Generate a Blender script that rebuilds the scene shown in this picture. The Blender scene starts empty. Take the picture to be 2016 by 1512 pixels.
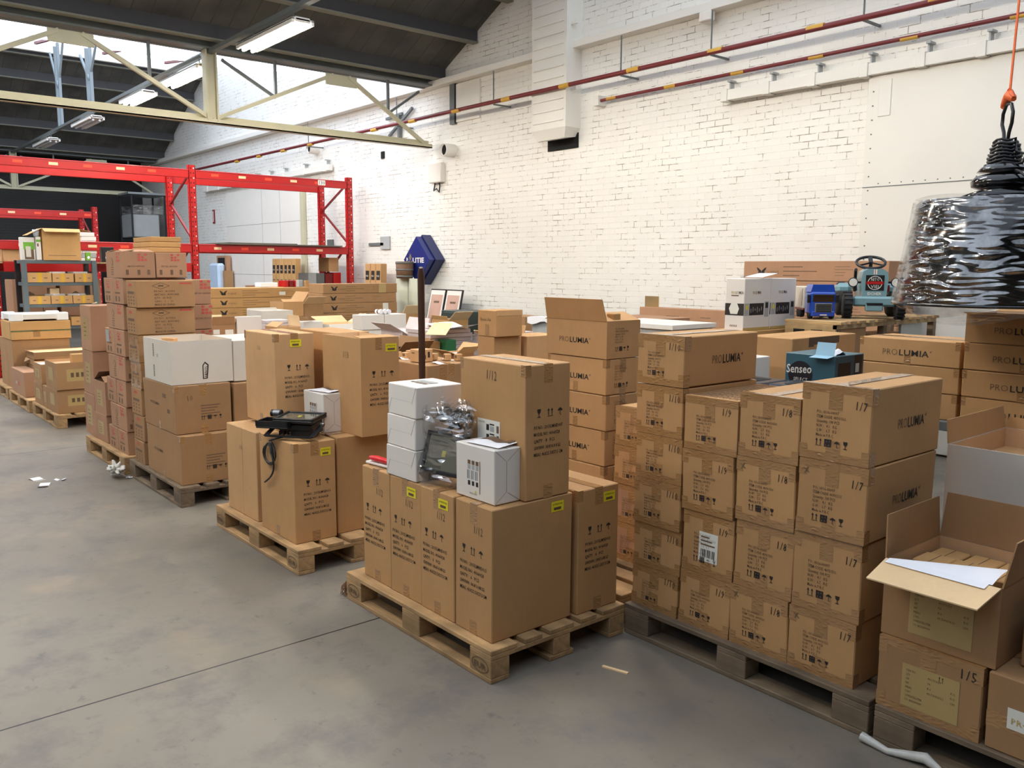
import bpy, math, random
from mathutils import Vector, Matrix, noise
R = math.radians
SC = bpy.context.scene
COL = SC.collection
rnd = random.Random(7)

# ---------------------------------------------------------------- camera
cam_d = bpy.data.cameras.new('camera'); cam = bpy.data.objects.new('camera', cam_d); COL.objects.link(cam)
TW, PITCH, ROLL = .8736, .1358, -.0048
ct, st, cp, sp, cr, sr = math.cos(TW), math.sin(TW), math.cos(PITCH), math.sin(PITCH), math.cos(ROLL), math.sin(ROLL)
c2w = lambda x, y, z: Vector((ct*x-st*y, st*x+ct*y, z))
fw, up, rt = c2w(0, cp, -sp), c2w(0, sp, cp), c2w(1, 0, 0)
ca, cb = rt*cr-up*sr, rt*sr+up*cr
cam.matrix_world = Matrix(((ca.x, cb.x, -fw.x, 0), (ca.y, cb.y, -fw.y, 0), (ca.z, cb.z, -fw.z, 1.702), (0, 0, 0, 1)))
cam_d.sensor_width = 36; cam_d.lens = 1677/2016*36; cam_d.clip_end = 200; cam_d.clip_start = .05
SC.camera = cam

# ---------------------------------------------------------------- world, light level, exposure
wd = bpy.data.worlds.new('world'); SC.world = wd; wd.use_nodes = True
wd.node_tree.nodes['Background'].inputs[0].default_value = (.75, .86, 1, 1)
wd.node_tree.nodes['Background'].inputs[1].default_value = 1.0
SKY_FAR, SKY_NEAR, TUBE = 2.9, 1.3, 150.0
SC.view_settings.view_transform = 'Standard'; SC.view_settings.look = 'None'
SC.view_settings.gamma = 1; SC.view_settings.use_curve_mapping = False
SC.view_settings.exposure = 0
try:
    SC.cycles.max_bounces = 8; SC.cycles.diffuse_bounces = 5; SC.cycles.use_denoising = True
    SC.cycles.sample_clamp_indirect = 6
except Exception: pass

# ---------------------------------------------------------------- materials
MATS = {}
def srgb(r, g, b):
    f = lambda c: (c/255/12.92) if c/255 <= .04045 else ((c/255+.055)/1.055)**2.4
    return (f(r), f(g), f(b), 1)
class NT:
    def __init__(s, name):
        s.m = bpy.data.materials.new(name); s.m.use_nodes = True; s.t = s.m.node_tree
        s.b = s.t.nodes['Principled BSDF']
    def n(s, typ, **kw):
        n = s.t.nodes.new(typ)
        for k, v in kw.items():
            if k.startswith('i_'): n.inputs[int(k[2:]) if k[2:].isdigit() else k[2:].replace('_', ' ')].default_value = v
            else: setattr(n, k, v)
        return n
    def l(s, a, b): s.t.links.new(a, b)
    def mix(s, fac, a, b, mode='MIX'):
        n = s.n('ShaderNodeMix', data_type='RGBA', blend_type=mode)
        for i, v in ((0, fac), (6, a), (7, b)):
            if hasattr(v, 'is_linked'): s.l(v, n.inputs[i])
            else: n.inputs[i].default_value = v
        return n.outputs[2]
    def ramp(s, src, p0, p1, c0=(0, 0, 0, 1), c1=(1, 1, 1, 1)):
        n = s.n('ShaderNodeValToRGB'); e = n.color_ramp.elements
        e[0].position, e[1].position, e[0].color, e[1].color = p0, p1, c0, c1
        s.l(src, n.inputs[0]); return n.outputs[0]
    def noise(s, scale, detail=3, vec=None, rough=.5):
        n = s.n('ShaderNodeTexNoise'); n.inputs['Scale'].default_value = scale; n.inputs['Detail'].default_value = detail
        n.inputs['Roughness'].default_value = rough
        if vec is not None: s.l(vec, n.inputs['Vector'])
        return n.outputs['Fac']
    def bump(s, h, strength, dist=.01):
        n = s.n('ShaderNodeBump'); n.inputs['Strength'].default_value = strength; n.inputs['Distance'].default_value = dist
        s.l(h, n.inputs['Height']); s.l(n.outputs[0], s.b.inputs['Normal'])
def mat(name, rgb, rough=.6, metal=0, var=.06, scale=6, bump=0, rv=0, emis=0, bscale=40, alpha=1, trans=0, coat=0, bdist=.004):
    if name in MATS: return MATS[name]
    q = NT(name); b = q.b
    b.inputs['Roughness'].default_value = rough; b.inputs['Metallic'].default_value = metal
    c = srgb(*rgb)
    tc = q.n('ShaderNodeTexCoord').outputs['Object']
    col = c
    if var:
        d = tuple(x*(1-2*var) for x in c[:3])+(1,); u = tuple(min(1, x*(1+2*var)) for x in c[:3])+(1,)
        col = q.mix(q.noise(scale, 4, tc), d, u)
    if rv:
        oi = q.n('ShaderNodeObjectInfo').outputs['Random']
        mr = q.n('ShaderNodeMapRange'); q.l(oi, mr.inputs[0]); mr.inputs[3].default_value = 1-rv; mr.inputs[4].default_value = 1+rv
        hs = q.n('ShaderNodeHueSaturation'); q.l(mr.outputs[0], hs.inputs['Value'])
        if hasattr(col, 'is_linked'): q.l(col, hs.inputs['Color'])
        else: hs.inputs['Color'].default_value = col
        col = hs.outputs[0]
    if hasattr(col, 'is_linked'): q.l(col, b.inputs['Base Color'])
    else: b.inputs['Base Color'].default_value = col
    if bump: q.bump(q.noise(bscale, 4, tc), bump, bdist)
    if emis:
        b.inputs['Emission Color'].default_value = c; b.inputs['Emission Strength'].default_value = emis
    if alpha < 1: b.inputs['Alpha'].default_value = alpha
    if trans: b.inputs['Transmission Weight'].default_value = trans
    if coat: b.inputs['Coat Weight'].default_value = coat; b.inputs['Coat Roughness'].default_value = .1
    MATS[name] = q.m; return q.m

def kraft(name, rgb, rv=.07):
    q = NT(name); b = q.b; b.inputs['Roughness'].default_value = .78
    tc = q.n('ShaderNodeTexCoord').outputs['Object']; c = srgb(*rgb)
    mp = q.n('ShaderNodeMapping'); q.l(tc, mp.inputs[0]); mp.inputs['Scale'].default_value = (90, 90, 6)
    fib = q.noise(1, 2, mp.outputs[0])
    blot = q.noise(3.5, 5, tc, .65)
    a = q.mix(q.ramp(blot, .3, .75), tuple(x*.88 for x in c[:3])+(1,), tuple(min(1, x*1.08) for x in c[:3])+(1,))
    a = q.mix(.18, a, q.mix(fib, tuple(x*.75 for x in c[:3])+(1,), tuple(min(1, x*1.2) for x in c[:3])+(1,)))
    oi = q.n('ShaderNodeObjectInfo').outputs['Random']
    mr = q.n('ShaderNodeMapRange'); q.l(oi, mr.inputs[0]); mr.inputs[3].default_value = 1-rv; mr.inputs[4].default_value = 1+rv
    hs = q.n('ShaderNodeHueSaturation'); q.l(mr.outputs[0], hs.inputs['Value']); q.l(a, hs.inputs['Color'])
    q.l(hs.outputs[0], b.inputs['Base Color'])
    q.bump(q.noise(5, 3, tc), .35, .012)
    MATS[name] = q.m; return q.m

def wood(name, rgb, rough=.8):
    q = NT(name); b = q.b; b.inputs['Roughness'].default_value = rough
    tc = q.n('ShaderNodeTexCoord').outputs['Object']; c = srgb(*rgb)
    mp = q.n('ShaderNodeMapping'); q.l(tc, mp.inputs[0]); mp.inputs['Scale'].default_value = (2.5, 30, 30)
    g = q.noise(1, 5, mp.outputs[0], .6)
    a = q.mix(q.ramp(g, .3, .7), tuple(x*.62 for x in c[:3])+(1,), tuple(min(1, x*1.1) for x in c[:3])+(1,))
    d = q.mix(q.ramp(q.noise(5, 4, tc), .45, .75), a, tuple(x*.5 for x in c[:3])+(1,))
    oi = q.n('ShaderNodeObjectInfo').outputs['Random']
    mr = q.n('ShaderNodeMapRange'); q.l(oi, mr.inputs[0]); mr.inputs[3].default_value = .82; mr.inputs[4].default_value = 1.12
    hs = q.n('ShaderNodeHueSaturation'); q.l(mr.outputs[0], hs.inputs['Value']); q.l(d, hs.inputs['Color'])
    q.l(hs.outputs[0], b.inputs['Base Color']); q.bump(g, .4, .004)
    MATS[name] = q.m; return q.m

KRAFT = kraft('kraft', (188, 144, 94)); KRAFTP = kraft('kraft_pink', (174, 132, 100)); KRAFTD = kraft('kraft_dull', (164, 125, 84))
KRAFTL = kraft('kraft_light', (206, 162, 112)); KRAFTY = kraft('kraft_yellow', (192, 148, 92))
KRAFTIN = kraft('kraft_inside', (205, 165, 122))
WOODN = wood('pallet_wood', (190, 152, 104)); WOODO = wood('pallet_wood_old', (132, 112, 88)); PLY = wood('plywood', (205, 172, 120), .6)
INK = mat('ink', (38, 30, 26), .7, var=0); INKG = mat('ink_grey', (112, 86, 62), .7, var=0); INKR = mat('ink_red', (190, 84, 72), .8, var=.15, scale=60)
INKL = mat('ink_faded', (96, 74, 54), .8, var=.1, scale=40); GOLD = mat('ink_gold', (190, 160, 90), .6, var=0)
WHITE = mat('white_card', (228, 222, 212), .5, var=.02, rv=.03); WHITEW = mat('white_paper', (245, 245, 248), .6, var=.01)
OFFW = mat('offwhite_card', (214, 206, 192), .6, var=.03); PINKW = mat('pinkish_paper', (214, 200, 196), .7, var=.05, scale=30)
CREAM = kraft('cream_card', (238, 204, 156), .02)
YEL = mat('sticker_yellow', (232, 214, 40), .45, var=.02); LABEL = mat('sticker_white', (228, 226, 214), .4, var=.02)
LABELG = mat('sticker_grey', (170, 172, 170), .5, var=.05); YELB = mat('label_buff', (178, 152, 98), .4, var=.06)
RED = mat('rack_red', (178, 28, 26), .35, var=.05, bump=.05); REDD = mat('rack_red_dark', (120, 24, 24), .4, var=.08)
BLACK = mat('black_plastic', (22, 22, 24), .4, var=.1); BLACKG = mat('black_gloss', (14, 14, 15), .12, var=0, coat=.6)
RUBBER = mat('rubber', (34, 34, 34), .8, var=.1); STEEL = mat('steel', (150, 150, 150), .35, metal=.9, var=.05)
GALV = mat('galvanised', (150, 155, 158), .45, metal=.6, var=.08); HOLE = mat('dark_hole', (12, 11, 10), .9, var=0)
def tape_mat():
    q = NT('packing_tape'); b = q.b; b.inputs['Roughness'].default_value = .2; b.inputs['Coat Weight'].default_value = .6
    tc = q.n('ShaderNodeTexCoord').outputs['Object']
    q.l(q.mix(q.noise(9, 3, tc), srgb(150, 110, 68), srgb(176, 134, 88)), b.inputs['Base Color'])
    mp = q.n('ShaderNodeMapping'); q.l(tc, mp.inputs[0]); mp.inputs['Scale'].default_value = (38, 38, 90); mp.inputs['Rotation'].default_value = (.3, .6, .5)
    v = q.n('ShaderNodeTexNoise', noise_type='RIDGED_MULTIFRACTAL'); q.l(mp.outputs[0], v.inputs['Vector']); v.inputs['Scale'].default_value = 1
    q.bump(v.outputs[0], .75, .006); MATS['tape'] = q.m; return q.m
TAPE = tape_mat()
def film_mat():
    q = NT('clear_film'); t = q.t
    tr = q.n('ShaderNodeBsdfTransparent'); gl = q.n('ShaderNodeBsdfGlossy'); gl.inputs['Roughness'].default_value = .12
    tc = q.n('ShaderNodeTexCoord').outputs['Object']
    mp = q.n('ShaderNodeMapping'); q.l(tc, mp.inputs[0]); mp.inputs['Scale'].default_value = (7, 7, 34); mp.inputs['Rotation'].default_value = (.55, .35, .4)
    n = q.n('ShaderNodeTexNoise', noise_type='RIDGED_MULTIFRACTAL'); q.l(mp.outputs[0], n.inputs['Vector']); n.inputs['Scale'].default_value = 1
    bp = q.n('ShaderNodeBump'); bp.inputs['Strength'].default_value = .9; bp.inputs['Distance'].default_value = .03
    q.l(n.outputs[0], bp.inputs['Height']); q.l(bp.outputs[0], gl.inputs['Normal'])
    mx = q.n('ShaderNodeMixShader'); q.l(q.ramp(q.noise(5, 5, tc, .7), .35, .7, (.07, .07, .07, 1), (.5, .5, .5, 1)), mx.inputs[0])
    q.l(tr.outputs[0], mx.inputs[1]); q.l(gl.outputs[0], mx.inputs[2])
    q.l(mx.outputs[0], t.nodes['Material Output'].inputs[0]); MATS['film'] = q.m; return q.m
FILM = film_mat()

# ---------------------------------------------------------------- mesh builder
def V(*a): return Vector(a)
_txt = {}
def text_mesh(s, bold=0, res=1):
    k = (s, bold, res)
    if k not in _txt:
        cu = bpy.data.curves.new('t', 'FONT'); cu.body = s; cu.size = 1; cu.space_character = 1.22 if ('/' in s and len(s) < 6) else 1.03; cu.resolution_u = res; cu.offset = bold
        cu.align_x = 'LEFT'
        ob = bpy.data.objects.new('t', cu); COL.objects.link(ob)
        bpy.context.view_layer.update()
        me = bpy.data.meshes.new_from_object(ob.evaluated_get(bpy.context.evaluated_depsgraph_get()))
        vs = [(v.co.x, v.co.y) for v in me.vertices]; fs = [tuple(p.vertices) for p in me.polygons]
        w = max([v[0] for v in vs] or [0])
        bpy.data.objects.remove(ob); bpy.data.curves.remove(cu); bpy.data.meshes.remove(me)
        _txt[k] = (vs, fs, w)
    return _txt[k]
class MB:
    def __init__(s): s.v = []; s.f = []; s.m = []; s.mats = []; s.warp = None; s.smooth = set()
    def mi(s, m):
        if m not in s.mats: s.mats.append(m)
        return s.mats.index(m)
    def add(s, vs, fs, m, M=None, smooth=False):
        o = len(s.v); i = s.mi(m)
        for v in vs: s.v.append(M @ Vector(v) if M is not None else Vector(v))
        for f in fs:
            if smooth: s.smooth.add(len(s.f))
            s.f.append([o+k for k in f]); s.m.append(i)
        return s
    def box(s, x0, y0, z0, x1, y1, z1, m, c=0, M=None):
        if c <= 0:
            vs = [(x, y, z) for z in (z0, z1) for y in (y0, y1) for x in (x0, x1)]
            return s.add(vs, [(0, 2, 3, 1), (4, 5, 7, 6), (0, 1, 5, 4), (2, 6, 7, 3), (0, 4, 6, 2), (1, 3, 7, 5)], m, M)
        lo, hi = (x0, y0, z0), (x1, y1, z1); vs = []; idx = {}
        for sx in (0, 1):
            for sy in (0, 1):
                for sz in (0, 1):
                    for a in range(3):
                        p = [(hi[k]-(c if k != a else 0)) if (sx, sy, sz)[k] else (lo[k]+(c if k != a else 0)) for k in range(3)]
                        idx[(sx, sy, sz, a)] = len(vs); vs.append(p)
        fs = []
        for a in range(3):
            b, d = [k for k in range(3) if k != a]
            for sa in (0, 1):
                q = []
                for (u, w) in ((0, 0), (1, 0), (1, 1), (0, 1)):
                    k = [0, 0, 0]; k[a] = sa; k[b] = u; k[d] = w; q.append(idx[(*k, a)])
                flip = (sa == 0) != (a == 1)
                fs.append(q[::-1] if flip else q)
            for u in (0, 1):
                for w in (0, 1):
                    k0 = [0, 0, 0]; k0[b] = u; k0[d] = w; k1 = k0[:]; k1[a] = 1
                    fs.append([idx[(*k0, b)], idx[(*k1, b)], idx[(*k1, d)], idx[(*k0, d)]])
        for sx in (0, 1):
            for sy in (0, 1):
                for sz in (0, 1): fs.append([idx[(sx, sy, sz, a)] for a in range(3)])
        # make edge/corner faces point outwards
        cx = Vector([(lo[k]+hi[k])/2 for k in range(3)]); out = []
        for f in fs:
            P = [Vector(vs[k]) for k in f]; n = (P[1]-P[0]).cross(P[2]-P[0]); ctr = sum(P, Vector())/len(P)
            out.append(f if n.dot(ctr-cx) >= 0 else f[::-1])
        return s.add(vs, out, m, M)
    def prism(s, poly, y0, y1, m, M=None):            # poly in (x,z), extruded along y
        n = len(poly); vs = [(p[0], y0, p[1]) for p in poly]+[(p[0], y1, p[1]) for p in poly]
        fs = [tuple(range(n)), tuple(range(2*n-1, n-1, -1))]+[(i, n+i, n+(i+1) % n, (i+1) % n) for i in range(n)]
        return s.add(vs, fs, m, M)
    def tube(s, pts, r, m, seg=8, M=None, closed=False, cap=True):
        pts = [Vector(p) for p in pts]; n = len(pts); rs = r if isinstance(r, (list, tuple)) else [r]*n; vs = []; prev = None
        for i, p in enumerate(pts):
            a = pts[(i-1) % n] if (i or closed) else pts[0]; b = pts[(i+1) % n] if (i < n-1 or closed) else pts[-1]
            t = (b-a).normalized() if (b-a).length > 1e-9 else Vector((0, 0, 1))
            if prev is None: u = t.orthogonal().normalized()
            else: u = (prev-t*prev.dot(t)).normalized()
            prev = u; w = t.cross(u)
            for k in range(seg): an = 2*math.pi*k/seg; vs.append(p+(u*math.cos(an)+w*math.sin(an))*rs[i])
        fs = []
        for i in range(n if closed else n-1):
            j = (i+1) % n
            for k in range(seg): fs.append((i*seg+k, i*seg+(k+1) % seg, j*seg+(k+1) % seg, j*seg+k))
        s.add(vs, fs, m, M, smooth=True)
        if cap and not closed: s.add([vs[k] for k in range(seg)][::-1], [tuple(range(seg))], m, M); s.add(vs[-seg:], [tuple(range(seg))], m, M)
        return s
    def lathe(s, prof, m, seg=32, M=None, smooth=True):      # prof: (r,z)
        vs = []; n = len(prof)
        for r_, z in prof:
            for k in range(seg): an = 2*math.pi*k/seg; vs.append((r_*math.cos(an), r_*math.sin(an), z))
        fs = [(i*seg+k, i*seg+(k+1) % seg, (i+1)*seg+(k+1) % seg, (i+1)*seg+k) for i in range(n-1) for k in range(seg)]
        return s.add(vs, fs, m, M, smooth=smooth)
    def bar(s, p0, p1, w, h, m, upv=(0, 0, 1)):              # rectangular bar between points
        p0, p1 = Vector(p0), Vector(p1); t = (p1-p0).normalized(); u = Vector(upv)
        if abs(t.dot(u)) > .98: u = Vector((1, 0, 0))
        a = t.cross(u).normalized(); b = a.cross(t).normalized(); L = (p1-p0).length
        M = Matrix(((t.x, a.x, b.x, p0.x), (t.y, a.y, b.y, p0.y), (t.z, a.z, b.z, p0.z), (0, 0, 0, 1)))
        return s.box(0, -w/2, -h/2, L, w/2, h/2, m, M=M)
    def grid(s, fn, nu, nv, m, smooth=True, M=None):
        vs = [fn(i/nu, j/nv) for j in range(nv+1) for i in range(nu+1)]
        fs = [(j*(nu+1)+i, j*(nu+1)+i+1, (j+1)*(nu+1)+i+1, (j+1)*(nu+1)+i) for j in range(nv) for i in range(nu)]
        return s.add(vs, fs, m, M, smooth=smooth)
    def build(s, name, parent=None, loc=(0, 0, 0), rz=0):
        vs = [s.warp(v) for v in s.v] if s.warp else s.v
        me = bpy.data.meshes.new(name); me.from_pydata([tuple(v) for v in vs], [], s.f)
        for m in s.mats: me.materials.append(m)
        me.polygons.foreach_set('material_index', s.m)
        if s.smooth: me.polygons.foreach_set('use_smooth', [i in s.smooth for i in range(len(s.f))])
        me.update()
        o = bpy.data.objects.new(name, me); COL.objects.link(o); o.location = loc; o.rotation_euler = (0, 0, rz)
        if parent: o.parent = parent
        return o
def tag(o, label=None, cat=None, group=None, kind=None):
    if label: o['label'] = label
    if cat: o['category'] = cat
    if group: o['group'] = group
    if kind: o['kind'] = kind
    return o
def thing(name, label, cat, loc=(0, 0, 0), rz=0, group=None):
    o = bpy.data.objects.new(name, None); COL.objects.link(o); o.location = loc; o.rotation_euler = (0, 0, rz); o.empty_display_size = .1
    return tag(o, label, cat, group)
def clone(o, parent=None, loc=None, rz=None, label=None):
    c = o.copy(); COL.objects.link(c)
    if parent: c.parent = parent
    if loc is not None: c.location = loc
    if rz is not None: c.rotation_euler[2] = rz
    if label: c['label'] = label
    for ch in o.children: clone(ch, c)
    return c

# ---------------------------------------------------------------- faces of a carton and what is printed on them
class Face:
    def __init__(s, mb, O, U, W, w, h): s.mb, s.O, s.U, s.W, s.w, s.h = mb, Vector(O), Vector(U), Vector(W), w, h; s.N = s.U.cross(s.W)
    def M(s, u, v, k=1, off=.0008, rot=0, sx=1, shear=0):
        c, n = math.cos(rot), math.sin(rot); A = (s.U*c+s.W*n)*k*sx; B = (s.W*c-s.U*n)*k+A*shear; P = s.O+s.U*u+s.W*v+s.N*off
        return Matrix(((A.x, B.x, s.N.x, P.x), (A.y, B.y, s.N.y, P.y), (A.z, B.z, s.N.z, P.z), (0, 0, 0, 1)))
    def text(s, t, u, v, size, m=None, sx=1, rot=0, bold=0, width=None, res=1, off=.0014, shear=0):
        vs, fs, w = text_mesh(t, bold, res)
        if width and w: sx = width/(w*size)
        s.mb.add([(a, b, 0) for a, b in vs], fs, m or INK, s.M(u, v, size, off, rot, sx, shear)); return s
    def rect(s, u0, v0, u1, v1, m, off=.0006, rot=0):
        w, h = u1-u0, v1-v0; s.mb.add([(0, 0, 0), (w, 0, 0), (w, h, 0), (0, h, 0)], [(0, 1, 2, 3)], m, s.M(u0, v0, 1, off, rot)); return s
    def poly(s, pts, u, v, k, m, off=.0014, rot=0):
        s.mb.add([(a, b, 0) for a, b in pts], [tuple(range(len(pts)))], m, s.M(u, v, k, off, rot)); return s
    def up(s, u, v, k, m=None):                         # this-way-up arrows
        m = m or INK
        for x in (0, .55):
            s.poly([(x+.12, .12), (x+.22, .12), (x+.22, .7), (x+.34, .7), (x+.17, 1), (x, .7), (x+.12, .7)], u, v, k, m)
        s.poly([(0, 0), (.89, 0), (.89, .06), (0, .06)], u, v, k, m)
    def glass(s, u, v, k, m=None):
        m = m or INK
        s.poly([(.1, 1), (.14, .65), (.32, .45), (.46, .45), (.64, .65), (.68, 1)], u, v, k, m)
        s.poly([(.35, .46), (.43, .46), (.43, .1), (.35, .1)], u, v, k, m); s.poly([(.15, 0), (.63, 0), (.63, .1), (.15, .1)], u, v, k, m)
    def umbrella(s, u, v, k, m=None):
        m = m or INK
        s.poly([(0, .5), (.14, .75), (.42, .92), (.7, .75), (.84, .5), (.56, .57), (.42, .5), (.28, .57)], u, v, k, m)
        s.poly([(.38, .5), (.46, .5), (.46, .08), (.38, .08)], u, v, k, m); s.poly([(.46, 0), (.46, .09), (.58, .09), (.58, 0)], u, v, k, m)
    def code(s, u, v, k, m=None):
        s.poly([(0, 0), (.9, 0), (.9, .9), (0, .9)], u, v, k, m or INK)
        for a, b in ((.12, .12), (.5, .15), (.2, .55), (.55, .6)): s.poly([(a, b), (a+.2, b), (a+.1, b+.2)], u, v, k, INKG, off=.0019)
    def logo(s, u, v, size, w1=None, grey=None, dark=None):   # wordmark in two weights
        grey = grey or INKG; dark = dark or INK
        width = w1 or size*4.6; a = width*.36
        s.text('PRO', u, v, size, grey, width=a*.93, bold=-.008, res=2)
        s.text('LUMIA', u+a, v, size, dark, width=width-a, bold=.011, res=2)
        s.text('\u00ae', u+width+size*.08, v+size*.45, size*.45, dark)
def faces(mb, w, d, h):
    return {'F': Face(mb, (-w/2, -d/2, 0), (1, 0, 0), (0, 0, 1), w, h), 'R': Face(mb, (w/2, -d/2, 0), (0, 1, 0), (0, 0, 1), d, h),
            'L': Face(mb, (-w/2, d/2, 0), (0, -1, 0), (0, 0, 1), d, h), 'T': Face(mb, (-w/2, -d/2, h), (1, 0, 0), (0, 1, 0), w, d)}
def make_warp(w, d, h, amt, r):
    k = [r.uniform(-1, 1)*amt for _ in range(6)]
    return lambda v: Vector((v.x*(1-abs(k[4])/w)+k[0]*v.z/h+k[1]*v.y/d, v.y*(1-abs(k[5])/d)+k[2]*v.z/h+k[3]*v.x/w, v.z))
def ribbon(root, wf, dims, rects, label=None, o=.0005):
    """one strip of packing tape that may fold over an edge"""
    mb = MB(); fc = faces(mb, *dims)
    for fk, u0, v0, u1, v1 in rects: fc[fk].rect(u0, v0, u1, v1, TAPE, o)
    keep, idx = [], []
    for v in mb.v:
        for n, q in enumerate(keep):
            if (q-v).length < .0012: idx.append(n); break
        else: idx.append(len(keep)); keep.append(v)
    mb.v = keep; mb.f = [[idx[k] for k in f] for f in mb.f]; mb.warp = wf
    return mb.build('packing_tape', root)
def tape_strips(root, wf, style, w, d, h):
    D = (w, d, h); a, b = w/2-.025, w/2+.025; e, f = d/2-.025, d/2+.025
    if style == 'long':
        ribbon(root, wf, D, [('T', 0, e, w, f), ('R', e, h-.075, f, h)]); ribbon(root, wf, D, [('R', e, 0, f, .06)])
    elif style == 'deep':
        ribbon(root, wf, D, [('T', a, 0, b, d), ('F', a, h-.085, b, h)]); ribbon(root, wf, D, [('F', a, 0, b, .06)])
    elif style == 'heavy':
        ribbon(root, wf, D, [('T', 0, 0, w, .03), ('F', 0, h-.03, w, h)]); ribbon(root, wf, D, [('F', 0, 0, w, .03)])
        ribbon(root, wf, D, [('T', a, 0, b, d), ('F', a-.004, h-.092, b, h)], o=.0009); ribbon(root, wf, D, [('F', a-.006, 0, b, .078)], o=.0009)
        ribbon(root, wf, D, [('F', w-.03, h-.062, w, h), ('R', 0, h-.062, .04, h)], o=.0009); ribbon(root, wf, D, [('F', w-.03, 0, w, .055), ('R', 0, 0, .04, .055)], o=.0009)
        ribbon(root, wf, D, [('F', 0, h-.062, .032, h)], o=.0009); ribbon(root, wf, D, [('F', 0, 0, .032, .055)], o=.0009)
    elif style == 'corner':
        ribbon(root, wf, D, [('T', 0, e, w, f), ('R', e, h-.08, f, h)]); ribbon(root, wf, D, [('F', w-.03, h-.05, w, h), ('R', 0, h-.05, .03, h)])
        ribbon(root, wf, D, [('R', e, 0, f, .06)]); ribbon(root, wf, D, [('F', w/2-.02, 0, w/2+.02, .06)]); ribbon(root, wf, D, [('F', 0, h-.05, .025, h)])
def carton(label, group, X, Y, z, w, d, h, m=None, prints=None, tape=None, stick=None, rot=0, name='cardboard_box', cat='box', amt=.004, c=.004, top=True):
    """closed carton; X, Y is its near right corner on whatever carries it"""
    m = m or KRAFT; ctr = Vector((X, Y, 0))+Matrix.Rotation(rot, 3, 'Z') @ Vector((-w/2, d/2, 0)); ctr.z = z
    r = random.Random(int(abs(X*977+Y*331+z*7919))); wf = make_warp(w, d, h, min(amt, h*.03), r)
    mb = MB(); mb.warp = wf; mb.box(-w/2, -d/2, .0005, w/2, d/2, h-.0015, m, c)
    fc = faces(mb, w, d, h)
    if top:
        if w >= d: fc['T'].rect(.002, d/2-.0012, w-.002, d/2+.0012, INKL, -.0006)
        else: fc['T'].rect(w/2-.0012, .002, w/2+.0012, d-.002, INKL, -.0006)
    if prints: prints(fc, w, d, h)
    if not tape and not stick:
        b = mb.build(name, None, ctr, rot); return tag(b, label, cat, group)
    root = thing(name, label, cat, ctr, rot, group); mb.build('box_body', root)
    if tape:
        tape_strips(root, wf, tape, w, d, h)
    for (nm, fk, u, v, sw, sh, kind) in (stick or []):
        t = MB(); t.warp = wf; F = faces(t, w, d, h)[fk]
        mm = {'yellow': YEL, 'white': LABEL, 'grey': LABELG, 'buff': YELB}[kind.split()[0]]
        F.rect(u, v, u+sw, v+sh, mm, .0014)
        if kind == 'yellow':
            F.text('ATTENTION!', u+sw*.1, v+sh*.62, sh*.26, INK, width=sw*.78, off=.002); F.rect(u+sw*.2, v+sh*.16, u+sw*.78, v+sh*.42, INKL, .002)
        if kind == 'white bars':
            for k in range(9): F.rect(u+sw*(.12+.085*k), v+sh*.15, u+sw*(.12+.085*k+(.05 if k % 3 else .025)), v+sh*.42, INK, .002)
            for k in range(3): F.rect(u+sw*.1, v+sh*(.55+.13*k), u+sw*(.85-.15*k), v+sh*(.6+.13*k), INKG, .002)
        if kind == 'white icons':
            for k in range(3):
                y0 = v+sh*(.68-.29*k)
                F.rect(u+sw*.55, y0+sh*.17, u+sw*.75, y0+sh*.21, INK, .002); F.rect(u+sw*.4, y0, u+sw*.52, y0+sh*.18, INK, .002)
                F.rect(u+sw*.56, y0-sh*.02, u+sw*.74, y0+sh*.14, LABELG, .002); F.rect(u+sw*.85, y0-sh*.03, u+sw*.95, y0+sh*.18, INKG, .002)
            F.text('PROLUMIA', u+sw*.05, v+sh*.88, sh*.07, INKG, width=sw*.28, off=.002)
            F.poly([(0, 0), (1, 0), (.5, .9)], u+sw*.14, v+sh*.22, sw*.1, YEL, .002)
        if kind == 'grey photo':
            pass
        t.build('shipping_label' if kind != 'buff' else 'paper_label', root)
    return root
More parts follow.
